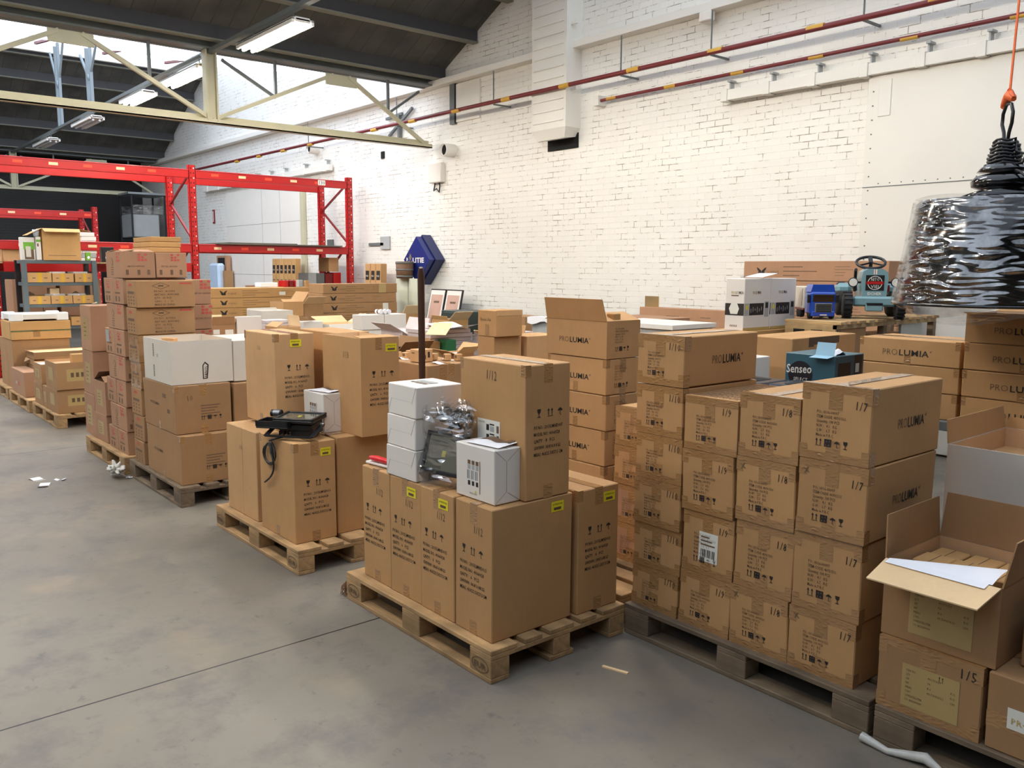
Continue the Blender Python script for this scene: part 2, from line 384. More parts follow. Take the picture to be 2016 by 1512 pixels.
def open_carton(label, group, X, Y, z, w, d, h, flaps, m=None, inner=None, prints=None, rot=0, fill=None, fillm=None, t=.005, name='open_cardboard_box', cat='box', flapm=None):
    """flaps: list of (side, angle from upright outwards in degrees, length)"""
    m = m or KRAFT; inner = inner or KRAFTIN; ctr = Vector((X, Y, 0))+Matrix.Rotation(rot, 3, 'Z') @ Vector((-w/2, d/2, 0)); ctr.z = z
    root = thing(name, label, cat, ctr, rot, group); mb = MB()
    mb.box(-w/2, -d/2, .0005, w/2, d/2, t, m)
    def wall(x0, y0, x1, y1, mo, side):
        mb.box(x0, y0, t, x1, y1, h, mo)
    wall(-w/2, -d/2, w/2, -d/2+t, m, 'F'); wall(-w/2, d/2-t, w/2, d/2, m, 'B'); wall(-w/2, -d/2+t, -w/2+t, d/2-t, m, 'L'); wall(w/2-t, -d/2+t, w/2, d/2-t, m, 'R')
    e = t+.0006                                       # the inside liner of the board
    for q in (((-w/2+e, -d/2+e), (w/2-e, -d/2+e)), ((w/2-e, -d/2+e), (w/2-e, d/2-e)), ((w/2-e, d/2-e), (-w/2+e, d/2-e)), ((-w/2+e, d/2-e), (-w/2+e, -d/2+e))):
        mb.add([(*q[0], t), (*q[1], t), (*q[1], h-.001), (*q[0], h-.001)], [(3, 2, 1, 0)], inner)
    if prints: prints(faces(mb, w, d, h), w, d, h)
    mb.build('box_body', root)
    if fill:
        f = MB(); f.box(-w/2+t, -d/2+t, t, w/2-t, d/2-t, h*fill, fillm or HOLE); f.build('inner_fill', root)  # without fillm, a near-black block stands for the shade inside the carton
    ax = {'F': (V(0, -d/2, h), V(1, 0, 0), V(0, -1, 0), w), 'B': (V(0, d/2, h), V(-1, 0, 0), V(0, 1, 0), w),
          'R': (V(w/2, 0, h), V(0, 1, 0), V(1, 0, 0), d), 'L': (V(-w/2, 0, h), V(0, -1, 0), V(-1, 0, 0), d)}
    for fl in flaps:
        sd, an, L = fl[:3]; P, U, N, wd_ = ax[sd]; a = R(an); D = V(0, 0, 1)*math.cos(a)+N*math.sin(a); T = U.cross(D)
        M = Matrix(((U.x, D.x, T.x, P.x), (U.y, D.y, T.y, P.y), (U.z, D.z, T.z, P.z), (0, 0, 0, 1)))
        f = MB(); tp = .012
        f.add([(-wd_/2+.002, .001, -t/2), (wd_/2-.002, .001, -t/2), (wd_/2-tp, L, -t/2), (-wd_/2+tp, L, -t/2), (-wd_/2+.002, .001, t/2), (wd_/2-.002, .001, t/2), (wd_/2-tp, L, t/2), (-wd_/2+tp, L, t/2)],
              [(0, 3, 2, 1), (4, 5, 6, 7), (0, 1, 5, 4), (1, 2, 6, 5), (2, 3, 7, 6), (3, 0, 4, 7)], fl[3] if len(fl) > 3 else (flapm or m), M)
        f.build('flap', root)
    return root

# ---------------------------------------------------------------- pallets
_pp = {}
def pallet(label, X, Y, m=WOODN, stamps=('EPAL', '', 'EUR'), rz=0, group='wooden pallets on the floor', z=0):
    """X, Y: near right floor corner; 1.2 along X, .8 along Y"""
    root = thing('wooden_pallet', label, 'pallet', (X-.6, Y+.4, z), rz, group)
    key = m.name
    if key not in _pp:
        def part(nm, *bx):
            b = MB(); b.box(*bx, m, .003); o = b.build(nm); return o
        _pp[key] = dict(wide=part('deck_board', -.6, -.0725, -.011, .6, .0725, .011), nar=part('deck_board', -.6, -.05, -.011, .6, .05, .011),
            strg=part('stringer_board', -.0725, -.4, -.011, .0725, .4, .011), bot=part('bottom_board', -.6, -.05, -.011, .6, .05, .011), botw=part('bottom_board', -.6, -.0725, -.011, .6, .0725, .011),
            blk=part('block', -.05, -.05, -.039, .05, .05, .039), blkw=part('block', -.0725, -.05, -.039, .0725, .05, .039))
        for o in _pp[key].values(): COL.objects.unlink(o)
    P = _pp[key]
    def put(k, x, y, zz): c = P[k].copy(); COL.objects.link(c); c.parent = root; c.location = (x, y, zz)
    for y, k in ((-.3275, 'wide'), (-.165, 'nar'), (0, 'wide'), (.165, 'nar'), (.3275, 'wide')): put(k, 0, y, .133)
    for x in (-.5275, 0, .5275): put('strg', x, 0, .111)
    for x in (-.5275, 0, .5275):
        for y in (-.35, 0, .35):
            if y == -.35 and stamps:
                s = stamps[(-.5275, 0, .5275).index(x)]
                b = MB(); b.box(-.0725, -.05, -.039, .0725, .05, .039, m, .003); F = Face(b, (-.0725, -.05, -.039), (1, 0, 0), (0, 0, 1), .145, .078)
                if s:
                    n = 20; ov = [(.5+.48*math.cos(2*math.pi*i/n), .5+.46*math.sin(2*math.pi*i/n)) for i in range(n)]
                    for i in range(n):
                        p, q = ov[i], ov[(i+1) % n]; g = lambda a, kk: ((a[0]-.5)*kk+.5, (a[1]-.5)*kk+.5)
                        F.mb.add([(p[0]*.12, p[1]*.07, 0), (q[0]*.12, q[1]*.07, 0), (g(q, .9)[0]*.12, g(q, .88)[1]*.07, 0), (g(p, .9)[0]*.12, g(p, .88)[1]*.07, 0)], [(0, 1, 2, 3)], INKL, F.M(.012, .004))
                    F.text(s, .03, .025, .036, INKL, width=.082 if len(s) > 1 else .03, bold=.02)
                o = b.build('block', root, (x, y, .061))
            else: put('blkw', x, y, .061)
    for y, k in ((-.35, 'bot'), (0, 'botw'), (.35, 'bot')): put(k, 0, y, .011)
    return root
# ================================================================ THE BUILDING
YW, XL, XR, YF = 8.0, -26.4, 9.0, -9.0
def floor_mat():
    q = NT('concrete_floor'); b = q.b
    tc = q.n('ShaderNodeTexCoord').outputs['Object']
    a = q.mix(q.ramp(q.noise(.55, 6, tc, .6), .35, .68), srgb(114, 106, 94), srgb(138, 130, 117))
    a = q.mix(q.ramp(q.noise(3.2, 6, tc, .7), .48, .72), a, srgb(104, 99, 94))
    a = q.mix(q.ramp(q.noise(9, 5, tc, .7), .6, .74), a, srgb(92, 88, 84))
    a = q.mix(q.ramp(q.noise(1.4, 4, tc, .6), .56, .8), a, srgb(150, 134, 112))
    sx = q.n('ShaderNodeSeparateXYZ'); q.l(tc, sx.inputs[0])
    for x0, wd_ in ((-3.462, .006), (-8.72, .006)):
        s = q.n('ShaderNodeMath', operation='SUBTRACT'); q.l(sx.outputs[0], s.inputs[0]); s.inputs[1].default_value = x0
        s2 = q.n('ShaderNodeMath', operation='ABSOLUTE'); q.l(s.outputs[0], s2.inputs[0])
        s3 = q.n('ShaderNodeMath', operation='LESS_THAN'); q.l(s2.outputs[0], s3.inputs[0]); s3.inputs[1].default_value = wd_*.85
        a = q.mix(s3.outputs[0], a, srgb(38, 34, 32))
    q.l(a, b.inputs['Base Color'])
    rr = q.n('ShaderNodeMapRange'); q.l(q.noise(2.2, 4, tc), rr.inputs[0]); rr.inputs[3].default_value = .38; rr.inputs[4].default_value = .62
    q.l(rr.outputs[0], b.inputs['Roughness']); q.bump(q.noise(30, 4, tc), .12, .004)
    return q.m
def brick_mat(name, c1, c2, dark, seed=0, axis='x'):
    q = NT(name); b = q.b; b.inputs['Roughness'].default_value = .5
    tc = q.n('ShaderNodeTexCoord').outputs['Object']; sx = q.n('ShaderNodeSeparateXYZ'); q.l(tc, sx.inputs[0])
    cb_ = q.n('ShaderNodeCombineXYZ'); q.l(sx.outputs[0 if axis == 'x' else 1], cb_.inputs[0]); q.l(sx.outputs[2], cb_.inputs[1])
    wob = q.n('ShaderNodeTexNoise'); wob.inputs['Scale'].default_value = 1.2; q.l(tc, wob.inputs['Vector'])
    vm = q.n('ShaderNodeVectorMath', operation='MULTIPLY_ADD'); q.l(wob.outputs['Color'], vm.inputs[0]); vm.inputs[1].default_value = (.03, .02, 0); q.l(cb_.outputs[0], vm.inputs[2])
    br = q.n('ShaderNodeTexBrick'); q.l(vm.outputs[0], br.inputs['Vector']); br.inputs['Scale'].default_value = 1
    br.inputs['Brick Width'].default_value = .212; br.inputs['Row Height'].default_value = .0712; br.inputs['Mortar Size'].default_value = .005
    br.inputs['Mortar Smooth'].default_value = .35; br.offset = .5; br.squash = 1
    br.inputs['Color1'].default_value = (.35, .35, .35, 1); br.inputs['Color2'].default_value = (.65, .65, .65, 1); br.inputs['Mortar'].default_value = (.5, .5, .5, 1)
    base = q.mix(q.ramp(q.noise(.35, 4, tc, .6), .3, .7), c1, c2)
    bw = q.n('ShaderNodeRGBToBW'); q.l(br.outputs['Color'], bw.inputs[0])
    base = q.mix(bw.outputs[0], tuple(x*.93 for x in c1[:3])+(1,), base)
    mm = q.n('ShaderNodeMath', operation='MULTIPLY'); q.l(br.outputs['Fac'], mm.inputs[0]); q.l(q.ramp(q.noise(4.2, 6, tc, .8), .5, .6), mm.inputs[1])
    col = q.mix(mm.outputs[0], base, dark)
    m3 = q.n('ShaderNodeMath', operation='MULTIPLY'); q.l(br.outputs['Fac'], m3.inputs[0]); m3.inputs[1].default_value = .09
    col = q.mix(m3.outputs[0], col, tuple(x*.6 for x in c1[:3])+(1,))
    ch = q.mix(q.ramp(q.noise(13, 4, tc, .6), .735, .76), col, dark)
    q.l(ch, b.inputs['Base Color'])
    inv = q.n('ShaderNodeMath', operation='SUBTRACT'); inv.inputs[0].default_value = 1; q.l(br.outputs['Fac'], inv.inputs[1])
    ad = q.n('ShaderNodeMath', operation='MULTIPLY_ADD'); q.l(q.noise(16, 4, tc), ad.inputs[0]); ad.inputs[1].default_value = .35; q.l(inv.outputs[0], ad.inputs[2])
    a2 = q.n('ShaderNodeMath', operation='MULTIPLY_ADD'); q.l(bw.outputs[0], a2.inputs[0]); a2.inputs[1].default_value = .9; q.l(ad.outputs[0], a2.inputs[2])
    q.bump(a2.outputs[0], .5, .006); return q.m
BRICK = brick_mat('painted_brick', srgb(236, 232, 222), srgb(243, 240, 233), srgb(150, 136, 118))
BRICKD = brick_mat('dark_brick', srgb(26, 23, 21), srgb(32, 28, 25), srgb(14, 13, 12), axis='y')
FLOOR = floor_mat()
PLASTER = mat('plaster_white', (228, 224, 214), .55, var=.02, scale=2)
ROOFM = None
def roof_mat():
    q = NT('roof_boards'); b = q.b; b.inputs['Roughness'].default_value = .8
    tc = q.n('ShaderNodeTexCoord').outputs['Object']; sx = q.n('ShaderNodeSeparateXYZ'); q.l(tc, sx.inputs[0])
    w = q.n('ShaderNodeTexBrick'); cb_ = q.n('ShaderNodeCombineXYZ'); q.l(sx.outputs[0], cb_.inputs[0]); q.l(sx.outputs[1], cb_.inputs[1]); q.l(cb_.outputs[0], w.inputs['Vector'])
    w.inputs['Scale'].default_value = 1; w.inputs['Brick Width'].default_value = 3; w.inputs['Row Height'].default_value = .24; w.inputs['Mortar Size'].default_value = .006
    w.inputs['Color1'].default_value = srgb(78, 78, 72); w.inputs['Color2'].default_value = srgb(92, 90, 84); w.inputs['Mortar'].default_value = srgb(60, 58, 54)
    q.l(q.mix(q.ramp(q.noise(2, 4, tc), .4, .7), w.outputs['Color'], srgb(64, 62, 60)), b.inputs['Base Color']); return q.m
ROOFM = roof_mat()
STEELC = mat('painted_steel_cream', (196, 190, 160), .5, var=.06, scale=4); STEELK = mat('purlin_dark', (66, 65, 66), .7, var=.06); STEELG = mat('painted_steel_grey', (104, 108, 106), .6, var=.06)
STEELB = mat('painted_steel_blue', (128, 138, 142), .5, var=.05); PURL = mat('purlin_paint', (122, 120, 106), .6, var=.06)
PIPEM = mat('pipe_red', (112, 36, 38), .4, var=.1); PIPEY = mat('pipe_band', (206, 160, 60), .5, var=.05)
GLASSP = [mat('skylight_pane', (222, 236, 255), .3, var=0, emis=SKY_FAR), mat('skylight_pane_dim', (222, 236, 255), .3, var=0, emis=SKY_NEAR)]  # panes glow in place of daylight, the near ones set weaker

def st(o): o['kind'] = 'structure'; return o
b = MB(); b.box(XL-.3, YF-.3, -.2, XR+.3, YW+.3, 0, FLOOR); st(b.build('floor'))
# the long brick wall follows the saw-tooth roof line
Z0, VAL, PER, RISE, RDX = 4.56, -11.55, 13.1, .5, 3.72
zr = Z0+RISE*RDX
prof = []
x = XL-.3; vals = [VAL-PER, VAL, VAL+PER]
prof_pts = [(XL-.3, Z0+.1)]
for v in vals: prof_pts += [(v, Z0), (v+RDX, zr)]
prof_pts += [(XR+.3, Z0+.1)]
b = MB(); b.prism([(XL-.3, 0)]+[(p[0], p[1]+.12) for p in prof_pts][::1]+[(XR+.3, 0)], YW, YW+.3, BRICK); st(b.build('wall_back'))
b = MB(); b.box(XL-.3, YF, 0, XL, YW, 4.9, BRICKD); st(b.build('wall_left'))
GREYW = mat('plaster_grey', (96, 90, 82), .7, var=.04, scale=2)
b = MB(); b.box(XR, YF, 0, XR+.3, YW, 4.8, GREYW); st(b.build('wall_right'))
b = MB(); b.prism([(XL-.3, 0)]+[(p[0], p[1]+.12) for p in prof_pts]+[(XR+.3, 0)], YF-.3, YF, GREYW); st(b.build('wall_front'))
# roof slopes, purlins, glazing
def slab(mb, x0, z0, x1, z1, t, m, y0=YF, y1=YW):
    mb.add([(x0, y0, z0), (x1, y0, z1), (x1, y1, z1), (x0, y1, z0), (x0, y0, z0+t), (x1, y0, z1+t), (x1, y1, z1+t), (x0, y1, z0+t)],
           [(0, 3, 2, 1), (4, 5, 6, 7), (0, 1, 5, 4), (1, 2, 6, 5), (2, 3, 7, 6), (3, 0, 4, 7)], m)
b = MB()
for v in vals: slab(b, v, Z0, v+RDX, zr, .1, ROOFM)
slab(b, XL, Z0+.1, VAL-PER, Z0, .1, ROOFM)
st(b.build('ceiling'))
for i, v in enumerate(vals):
    for k, dx in enumerate((.35, 1.15, 1.95, 2.75, 3.5)):
        p = MB(); zz = Z0+RISE*dx
        p.box(v+dx-.035, YF, zz-.16, v+dx+.035, YW-.02, zz+.02, STEELK); p.box(v+dx-.06, YF, zz-.175, v+dx+.06, YW-.02, zz-.155, PURL)
        st(p.build('trim_%d' % (10*(i+1)+k)))
nw = 0
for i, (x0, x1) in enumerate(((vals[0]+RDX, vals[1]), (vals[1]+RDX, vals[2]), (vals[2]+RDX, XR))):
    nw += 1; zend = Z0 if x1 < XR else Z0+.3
    g = MB(); slab(g, x0, zr, x1, zend, .02, (GLASSP[0], GLASSP[1], ROOFM)[i]); w_ = st(g.build('window_%d' % nw))  # last bay unseen: solid roof boards added to keep daylight off the right
    fr = MB(); L = x1-x0
    for t in range(0, 9):
        y = YF+.2+t*(YW-YF-.4)/8
        fr.bar((x0, y, zr-.01), (x1, y, zend-.01), .02, .03, WHITE)
    for t in (1,):
        fr.bar((x0+L*t, YF, zr+(zend-zr)*t-.05), (x0+L*t, YW, zr+(zend-zr)*t-.05), .06, .06, STEELG)
    st(fr.build('window_frame', w_))
    s = MB(); s.box(x0-.08, YF, zr-.22, x0+.02, YW, zr+.05, PLASTER); st(s.build('window_sill', w_))
# roof trusses across the hall at the valleys
def truss(label, X):
    t = thing('roof_truss', label, 'roof truss', (X, 0, 0))
    a = MB(); a.box(-.13, YF+.05, 4.49, .13, YW-.02, 4.51, STEELG); a.box(-.02, YF+.05, 4.51, .02, YW-.02, 4.66, STEELG); a.box(-.16, YF+.05, 4.6, .16, YW-.02, 4.62, STEELG); a.build('top_chord', t)
    a = MB(); a.box(-.06, YF+.05, 3.56, -.045, YW-.12, 3.68, STEELC); a.box(-.06, YF+.05, 3.56, .06, YW-.12, 3.575, STEELC); a.box(.045, YF+.05, 3.56, .06, YW-.12, 3.62, STEELC); a.build('bottom_chord', t)
    bot = [-5.9, -2.47, .98, 4.42]; top = [-4.2, -.75, 2.72, 6.3]
    for y in (4.4, -2.5):
        a = MB(); a.box(-.07, y-.075, 3.6, .07, y-.055, 4.5, STEELC); a.box(-.07, y+.055, 3.6, .07, y+.075, 4.5, STEELC); a.box(-.015, y-.06, 3.6, .015, y+.06, 4.5, STEELC); a.build('post', t)
    for bb, tt in zip(bot, top):
        for y0, y1 in ((bb, tt-.1), (bb+3.42, tt+.15)):
            if y0 > 7.7: y0 = 7.78
            a = MB(); a.bar((0, y0, 3.62), (0, y1, 4.44), .05, .05, STEELC, (1, 0, 0)); a.build('diagonal', t)
            ym = (y0+y1)/2
            a = MB(); a.bar((0, ym, 4.01), (0, ym, 4.5), .035, .035, STEELG, (1, 0, 0)); a.bar((0, ym, 4.01), (0, ym+(y0-y1)*.42, 4.4), .035, .035, STEELG, (1, 0, 0)); a.build('brace', t)
        a = MB(); a.prism([(-.012, 4.3), (.012, 4.3), (.012, 4.45), (-.012, 4.45)], tt-.22, tt+.28, STEELC); a.build('gusset_plate', t)
    return t
truss('cream steel lattice truss crossing the hall below the skylight', -11.45)
truss('far steel lattice truss at the dark end of the hall', VAL-PER+.1)
# tie beams and posts along the hall
t = thing('tie_beam', 'long thin steel tie running under the roof and carrying the strip lights', 'beam', (0, 4.4, 0))
a = MB(); a.bar((-25, 0, 4.47), (5, 0, 4.47), .07, .05, STEELG); a.build('beam', t)
for X in (-19.5, -17.2, -6.3):
    a = MB(); zt = zr-(X-(VAL-PER+RDX))*(zr-Z0)/(PER-RDX) if X < -12 else zr-(X-(VAL+RDX))*(zr-Z0)/(PER-RDX)
    a.bar((X-.12, 0, 4.47), (X-.12, 0, zt-.08), .05, .05, STEELB); a.bar((X+.12, 0, 4.47), (X+.12, 0, zt-.05), .05, .05, STEELB); a.build('post', t)
    for k in (-1, 1):
        a = MB(); a.bar((X, 0, 4.5+(zt-4.5)*.45), (X+k*.55, 0, zt-.12), .035, .035, STEELB); a.build('diagonal', t)
# glazing struts leaning under the skylight
for X in (-20.0, -19.2): 
    pass
# rafters under the sky light
t = thing('skylight_rafters', 'slim red brown struts standing along the far skylight sill', 'struts', (-20.2, 0, 0))
for y in (1.6, 2.9, 4.2, 5.5, 6.8):
    a = MB(); a.bar((-.1, y, zr-.2), (1.6, y+.1, zr-.38), .05, .05, REDD); a.build('strut', t)
# round and square openings, pipes and fittings on the brick wall
def onwall(nm, label, cat, x, z, y=YW, group=None): return thing(nm, label, cat, (x, y, z), 0, group)
for nm, x, z, lb in (('vent_pipe', -15.46, 3.96, 'white round vent stub on the brick wall near the far rack'), ('vent_pipe', -10.99, 3.49, 'white round vent stub beside the truss end bracket')):
    t = onwall(nm, lb, 'vent', x, z)
    M = Matrix.Rotation(R(90), 4, 'X')
    a = MB(); a.lathe([(.085, 0), (.085, .2), (.1, .2), (.1, 0)], PLASTER, 20, M); a.build('collar', t)
    a = MB(); a.lathe([(0, .16), (.085, .16)], HOLE, 20, M); a.build('grille', t)
a = MB(); a.box(-.17, -.09, -.15, .17, 0, .15, WHITE, .01); e = onwall('electrical_box', 'square white metal box on the brick wall above a cable loop', 'electrical box', -11.38, 3.18); a.build('cover', e)
a = MB(); a.tube([(-.07, -.03, -.15), (-.08, -.05, -.27), (0, -.05, -.24), (.05, -.04, -.3), (.06, -.03, -.2), (.04, -.03, -.15)], .012, BLACK, 6); a.build('cable', e)
a = MB(); a.box(-.05, -.02, -.06, .05, .0, .06, HOLE); tag(a.build('wall_hole', None, (-13.05, YW-.001, 3.62)), 'small dark square hole in the white brick', 'hole')
def wallbar(nm, lb, cat, x0, x1, z, m, w=.08, h=.08, y=YW-.05):
    a = MB(); a.box(x0, y-w/2, z-h/2, x1, y+w/2, z+h/2, m, .004); return tag(a.build(nm), lb, cat)
o = wallbar('wall_ledge', 'white concrete ledge running along the brick wall above the pipes', 'ledge', -25.5, XR-.1, 4.52, PLASTER, .16, .09, YW-.08)
t = thing('sprinkler_pipe', 'upper dark red sprinkler pipe with yellow bands along the brick wall', 'pipe', (0, YW-.32, 3.985))
a = MB(); a.tube([(-21.5, 0, .03), (-8.2, 0, 0), (XR-.2, 0, -.04)], .028, PIPEM, 10); a.build('pipe', t)
for i, x in enumerate([-18.6+1.16*k for k in range(22)]):
    a = MB(); a.tube([(x-.09, 0, .0), (x+.09, 0, .0)], .0305, PIPEY, 10); a.build('colour_band', t)
for x in (-15.2, -12.1, -9.6, -7.2, -5.9, -4.2, -1.5):
    a = MB(); a.bar((x, 0, .0), (x, .0, .42), .012, .012, STEELG); a.bar((x, 0, -.03), (x, .31, -.03), .02, .02, STEELG); a.build('hanger', t)
t = thing('heating_pipe', 'lower thin dark red pipe with yellow bands that starts right of the duct', 'pipe', (0, YW-.1, 3.77))
a = MB(); a.tube([(-7.75, 0, 0), (XR-.2, 0, .03)], .02, PIPEM, 10); a.build('pipe', t)
for x in [-7.55+.92*k for k in range(14)]:
    a = MB(); a.tube([(x-.08, 0, .002), (x+.08, 0, .002)], .0215, PIPEY, 8); a.build('colour_band', t)
a = MB(); a.box(-.09, -.05, -.06, .0, .1, .06, PLASTER); a.build('end_bracket', t, (-7.73, 0, 0))
# ventilation duct
t = thing('ventilation_duct', 'tall white ribbed sheet metal duct hanging down the brick wall', 'duct', (-8.52, YW, 3.5))
a = MB(); a.prism([(-.33, .1), (-.22, 0), (.22, 0), (.33, .1), (.33, 3), (-.33, 3)][:0] or [(-.33, .0), (.33, .0), (.33, 1.75), (-.33, 1.75)], -.27, -.0, PLASTER)
for k in range(12):
    z = .08+k*.135; a.box(-.29, -.282, z, .29, -.27, z+.018, PLASTER, .004)
a.build('duct_body', t)
a = MB(); a.add([(-.33, -.27, 0), (.33, -.27, 0), (.33, 0, 0), (-.33, 0, 0), (-.26, -.22, -.13), (.26, -.22, -.13), (.26, -.0, -.1), (-.26, -.0, -.1)],
                [(0, 1, 5, 4), (1, 2, 6, 5), (3, 0, 4, 7), (4, 5, 6, 7), (2, 3, 7, 6)], PLASTER); a.build('duct_elbow', t)
a = MB(); a.prism([(-.33, 1.75), (.33, 1.75), (.1, 2.35), (-.75, 2.35)], -.27, -.0, PLASTER); a.build('duct_offset', t)
for z in (.45, 1.25):
    a = MB(); a.box(.33, -.2, z, .44, -.17, z+.05, PLASTER); a.build('wall_bracket', t)
a = MB(); a.box(-.28, -.02, -.24, .3, -.001, -.05, HOLE); tag(a.build('duct_opening', None, (-8.52, YW, 3.5)), 'dark ragged gap in the bricks under the duct end', 'opening')
# filled-in window left of the duct
a = MB(); a.box(-.42, -.05, -.52, -.3, 0, .1, STEELG); a.box(-.3, -.03, -.5, .3, 0, .06, PLASTER); a.box(-.33, -.04, -.5, -.28, 0, .08, HOLE); a.box(-.5, -.06, .08, .35, 0, .12, STEELG)
tag(a.build('blocked_hatch', None, (-10.6, YW, 4.4)), 'painted over hatch frame high in the brick wall left of the duct', 'hatch')
# sliding door and rail
b = MB(); b.box(-4.25, YW-.07, .02, -1.2, YW-.012, 3.5, PLASTER, .004); b.box(-4.25, YW-.073, 2.472, -1.2, YW-.07, 2.48, STEELG); b.box(-4.14, YW-.078, 3.12, -4.02, YW-.07, 3.45, PLASTER, .003)
for k in range(26):
    for xx in (-4.2,): b.box(xx, YW-.074, .1+k*.13, xx+.012, YW-.07, .112+k*.13, STEELG)
    b.box(-4.1+k*.11, YW-.074, 2.5, -4.09+k*.11, YW-.07, 2.51, STEELG)
st(b.build('door_1')); 
def rail(label, x0, x1, xs):
    t = thing('sliding_door_rail', label, 'door rail', (0, YW-.09, 3.56))
    a = MB(); a.box(x0, -.04, -.06, x1, .05, .05, PLASTER, .004); a.build('rail', t)
    for x in xs:
        a = MB(); a.box(x-.1, -.055, -.07, x-.02, .06, .06, PLASTER, .003); a.box(x-.02, -.01, -.07, x-.005, .06, .15, LABELG); a.box(x-.02, -.05, .125, x+.02, .06, .145, LABELG); a.build('bracket', t)
rail('white box rail with brackets over the near sliding door', -5.86, -.9, (-5.79, -5.27, -4.75, -4.21, -3.68, -3.17, -2.6, -2.0, -1.4))
rail('white box rail with brackets over the far white panels', -21.3, -14.8, (-20.9, -20.2, -19.5, -18.8, -18.1, -17.4, -16.7, -15.8, -14.9))
b = MB(); b.box(-20.0, YW-.06, .02, -16.15, YW-.012, 3.4, WHITE, .003)
for x in (-18.0, -17.1): b.box(x, YW-.0615, .05, x+.006, YW-.06, 3.4, STEELG)
for z in (1.52, 2.62): b.box(-20, YW-.0615, z, -16.15, YW-.06, z+.006, STEELG)
st(b.build('door_2'))
b = MB(); b.box(-16.15, YW-.07, 0, -16.0, YW-.01, 3.42, STEELC); st(b.build('door_frame'))
# brackets, small wall fittings
for (x, z, w_, h_, lb, nm) in ((-13.3, 2.1, .5, .05, 'short dark steel bracket on the wall beside the rack post', 'wall_bracket'), (-15.0, 2.12, .22, .2, 'small grey junction plate on the wall behind the rack', 'junction_plate'),
                               (-13.0, 2.12, .3, .22, 'faded paper notice taped to the white bricks', 'paper_notice'), (-20.9, 2.9, .1, .33, 'narrow dark red frame on the far white wall', 'wall_frame')):
    a = MB(); a.box(-w_/2, -.03, -h_/2, w_/2, 0, h_/2, {'wall_bracket': STEELG, 'junction_plate': STEELG, 'paper_notice': LABELG, 'wall_frame': REDD}[nm])
    if nm == 'wall_frame': a.box(-w_/4, -.035, -h_/2.6, w_/4, -.03, h_/2.6, WHITE)
    tag(a.build(nm, None, (x, YW, z)), lb, nm.split('_')[1])
a = MB(); a.box(-.07, -.12, -.03, 0, 0, .0, WHITE); a.box(-.1, -.18, -.02, .06, -.1, .08, WHITE, .008); tag(a.build('motion_sensor', None, (-6.09, YW, 4.39)), 'small white sensor box on an arm under the ledge', 'sensor')
a = MB(); a.bar((0, -.05, 0), (-.5, -.05, -.03), .04, .04, STEELG); a.bar((-.1, -.05, 0), (-.1, -.05, -.45), .05, .05, STEELG); a.bar((-.42, -.05, -.32), (.3, -.05, .05), .04, .04, STEELG); tag(a.build('steel_bracket', None, (-12.35, YW, 4.22)), 'rusty steel angle bracket below the ledge near the truss', 'bracket')
# strip lights
def roofz(x):
    k = (x-VAL) % PER
    return Z0+RISE*k if k < RDX else zr-(zr-Z0)*(k-RDX)/(PER-RDX)
def lamp(label, X, Y, z, L=1.5, on=True):
    t = thing('strip_light', label, 'light', (X, Y, z), 0, 'fluorescent strip lights')
    a = MB(); a.box(-L/2, -.09, .02, L/2, .09, .075, WHITE, .01); a.box(-L/2, -.13, .0, L/2, -.1, .05, WHITE); a.box(-L/2, .1, .0, L/2, .13, .05, WHITE); a.box(-L/2, -.13, .04, L/2, .13, .055, WHITE); a.build('housing', t)
    m = mat('tube_glow', (255, 246, 231), .4, var=0, emis=TUBE) if on else mat('tube_off', (215, 220, 225), .3, var=0)
    for y in (-.055, .055):
        a = MB(); a.tube([(-L/2+.04, y, -.005), (L/2-.04, y, -.005)], .019, m, 10); a.build('tube', t)
    for x in (-L*.35, L*.35):
        a = MB(); a.bar((x, 0, .07), (x, 0, 4.45-z if abs(Y-4.4) < .2 else roofz(X+x)-z), .012, .012, STEELG); a.build('hanger', t)
    return t
lamp('nearest lit fluorescent strip light hanging under the dark roof', -9.55, 4.42, 4.28)
lamp('lit strip light, second in the row from the camera', -12.33, 4.4, 4.28)
lamp('lit strip light, farthest of the three that glow', -14.4, 4.37, 4.28, 1.1)
lamp('unlit strip light just left of the lit ones in the row', -17.4, 4.37, 4.28, 1.3, False)
lamp('unlit strip light at the far dark end of the row', -20.9, 4.4, 4.28, 1.4, False)
for i, x in enumerate((-6.7, -3.9)): lamp('lit strip light of the same row out over the near stacks', x, 4.4, 4.28)
for i, x in enumerate((-14.5, -11, -7.5, -4.2)): lamp('added unseen strip light over the open floor aisle', x, .2, 4.28)  # unseen row, added to brighten the carton fronts and tops
# ================================================================ FRONT ROW OF PALLETS
ORD = ['lowest', 'second', 'third', 'fourth', 'fifth', 'sixth', 'seventh', 'topmost']
P1 = pallet('wooden pallet nearest the camera under the tall 1/12 cartons', -2.585, 2.06)
P2 = pallet('wooden pallet under the tall 1/13 cartons with a floodlight on top', -4.235, 2.01)
P3 = pallet('weathered pallet under the white open box and two big brown cartons', -6.0, 1.97, WOODO, None)
P4 = pallet('pale pallet under the pinkish red-stamped cartons', -7.27, 1.95, WOODN, None)
P5 = pallet('pallet with two stacked open cartons left of the tall stacks', -9.8, 1.99, WOODN, None)
P6 = pallet('pallet near the left edge under flat cartons', -11.08, 1.97, WOODN, None)
P7 = pallet('pallet cut by the left edge of the photo', -12.36, 1.97, WOODN, None)
Q1 = pallet('dark worn pallet under the heavily taped stack marked 1/7 to 1/10', -1.395, 2.87, WOODO, None)
Q2 = pallet('pallet half hidden between the two nearest loaded pallets', -2.66, 2.92, WOODN, None)
Q0 = pallet('dark pallet at the lower right corner with film caught under it', -.175, 2.87, WOODO, None)

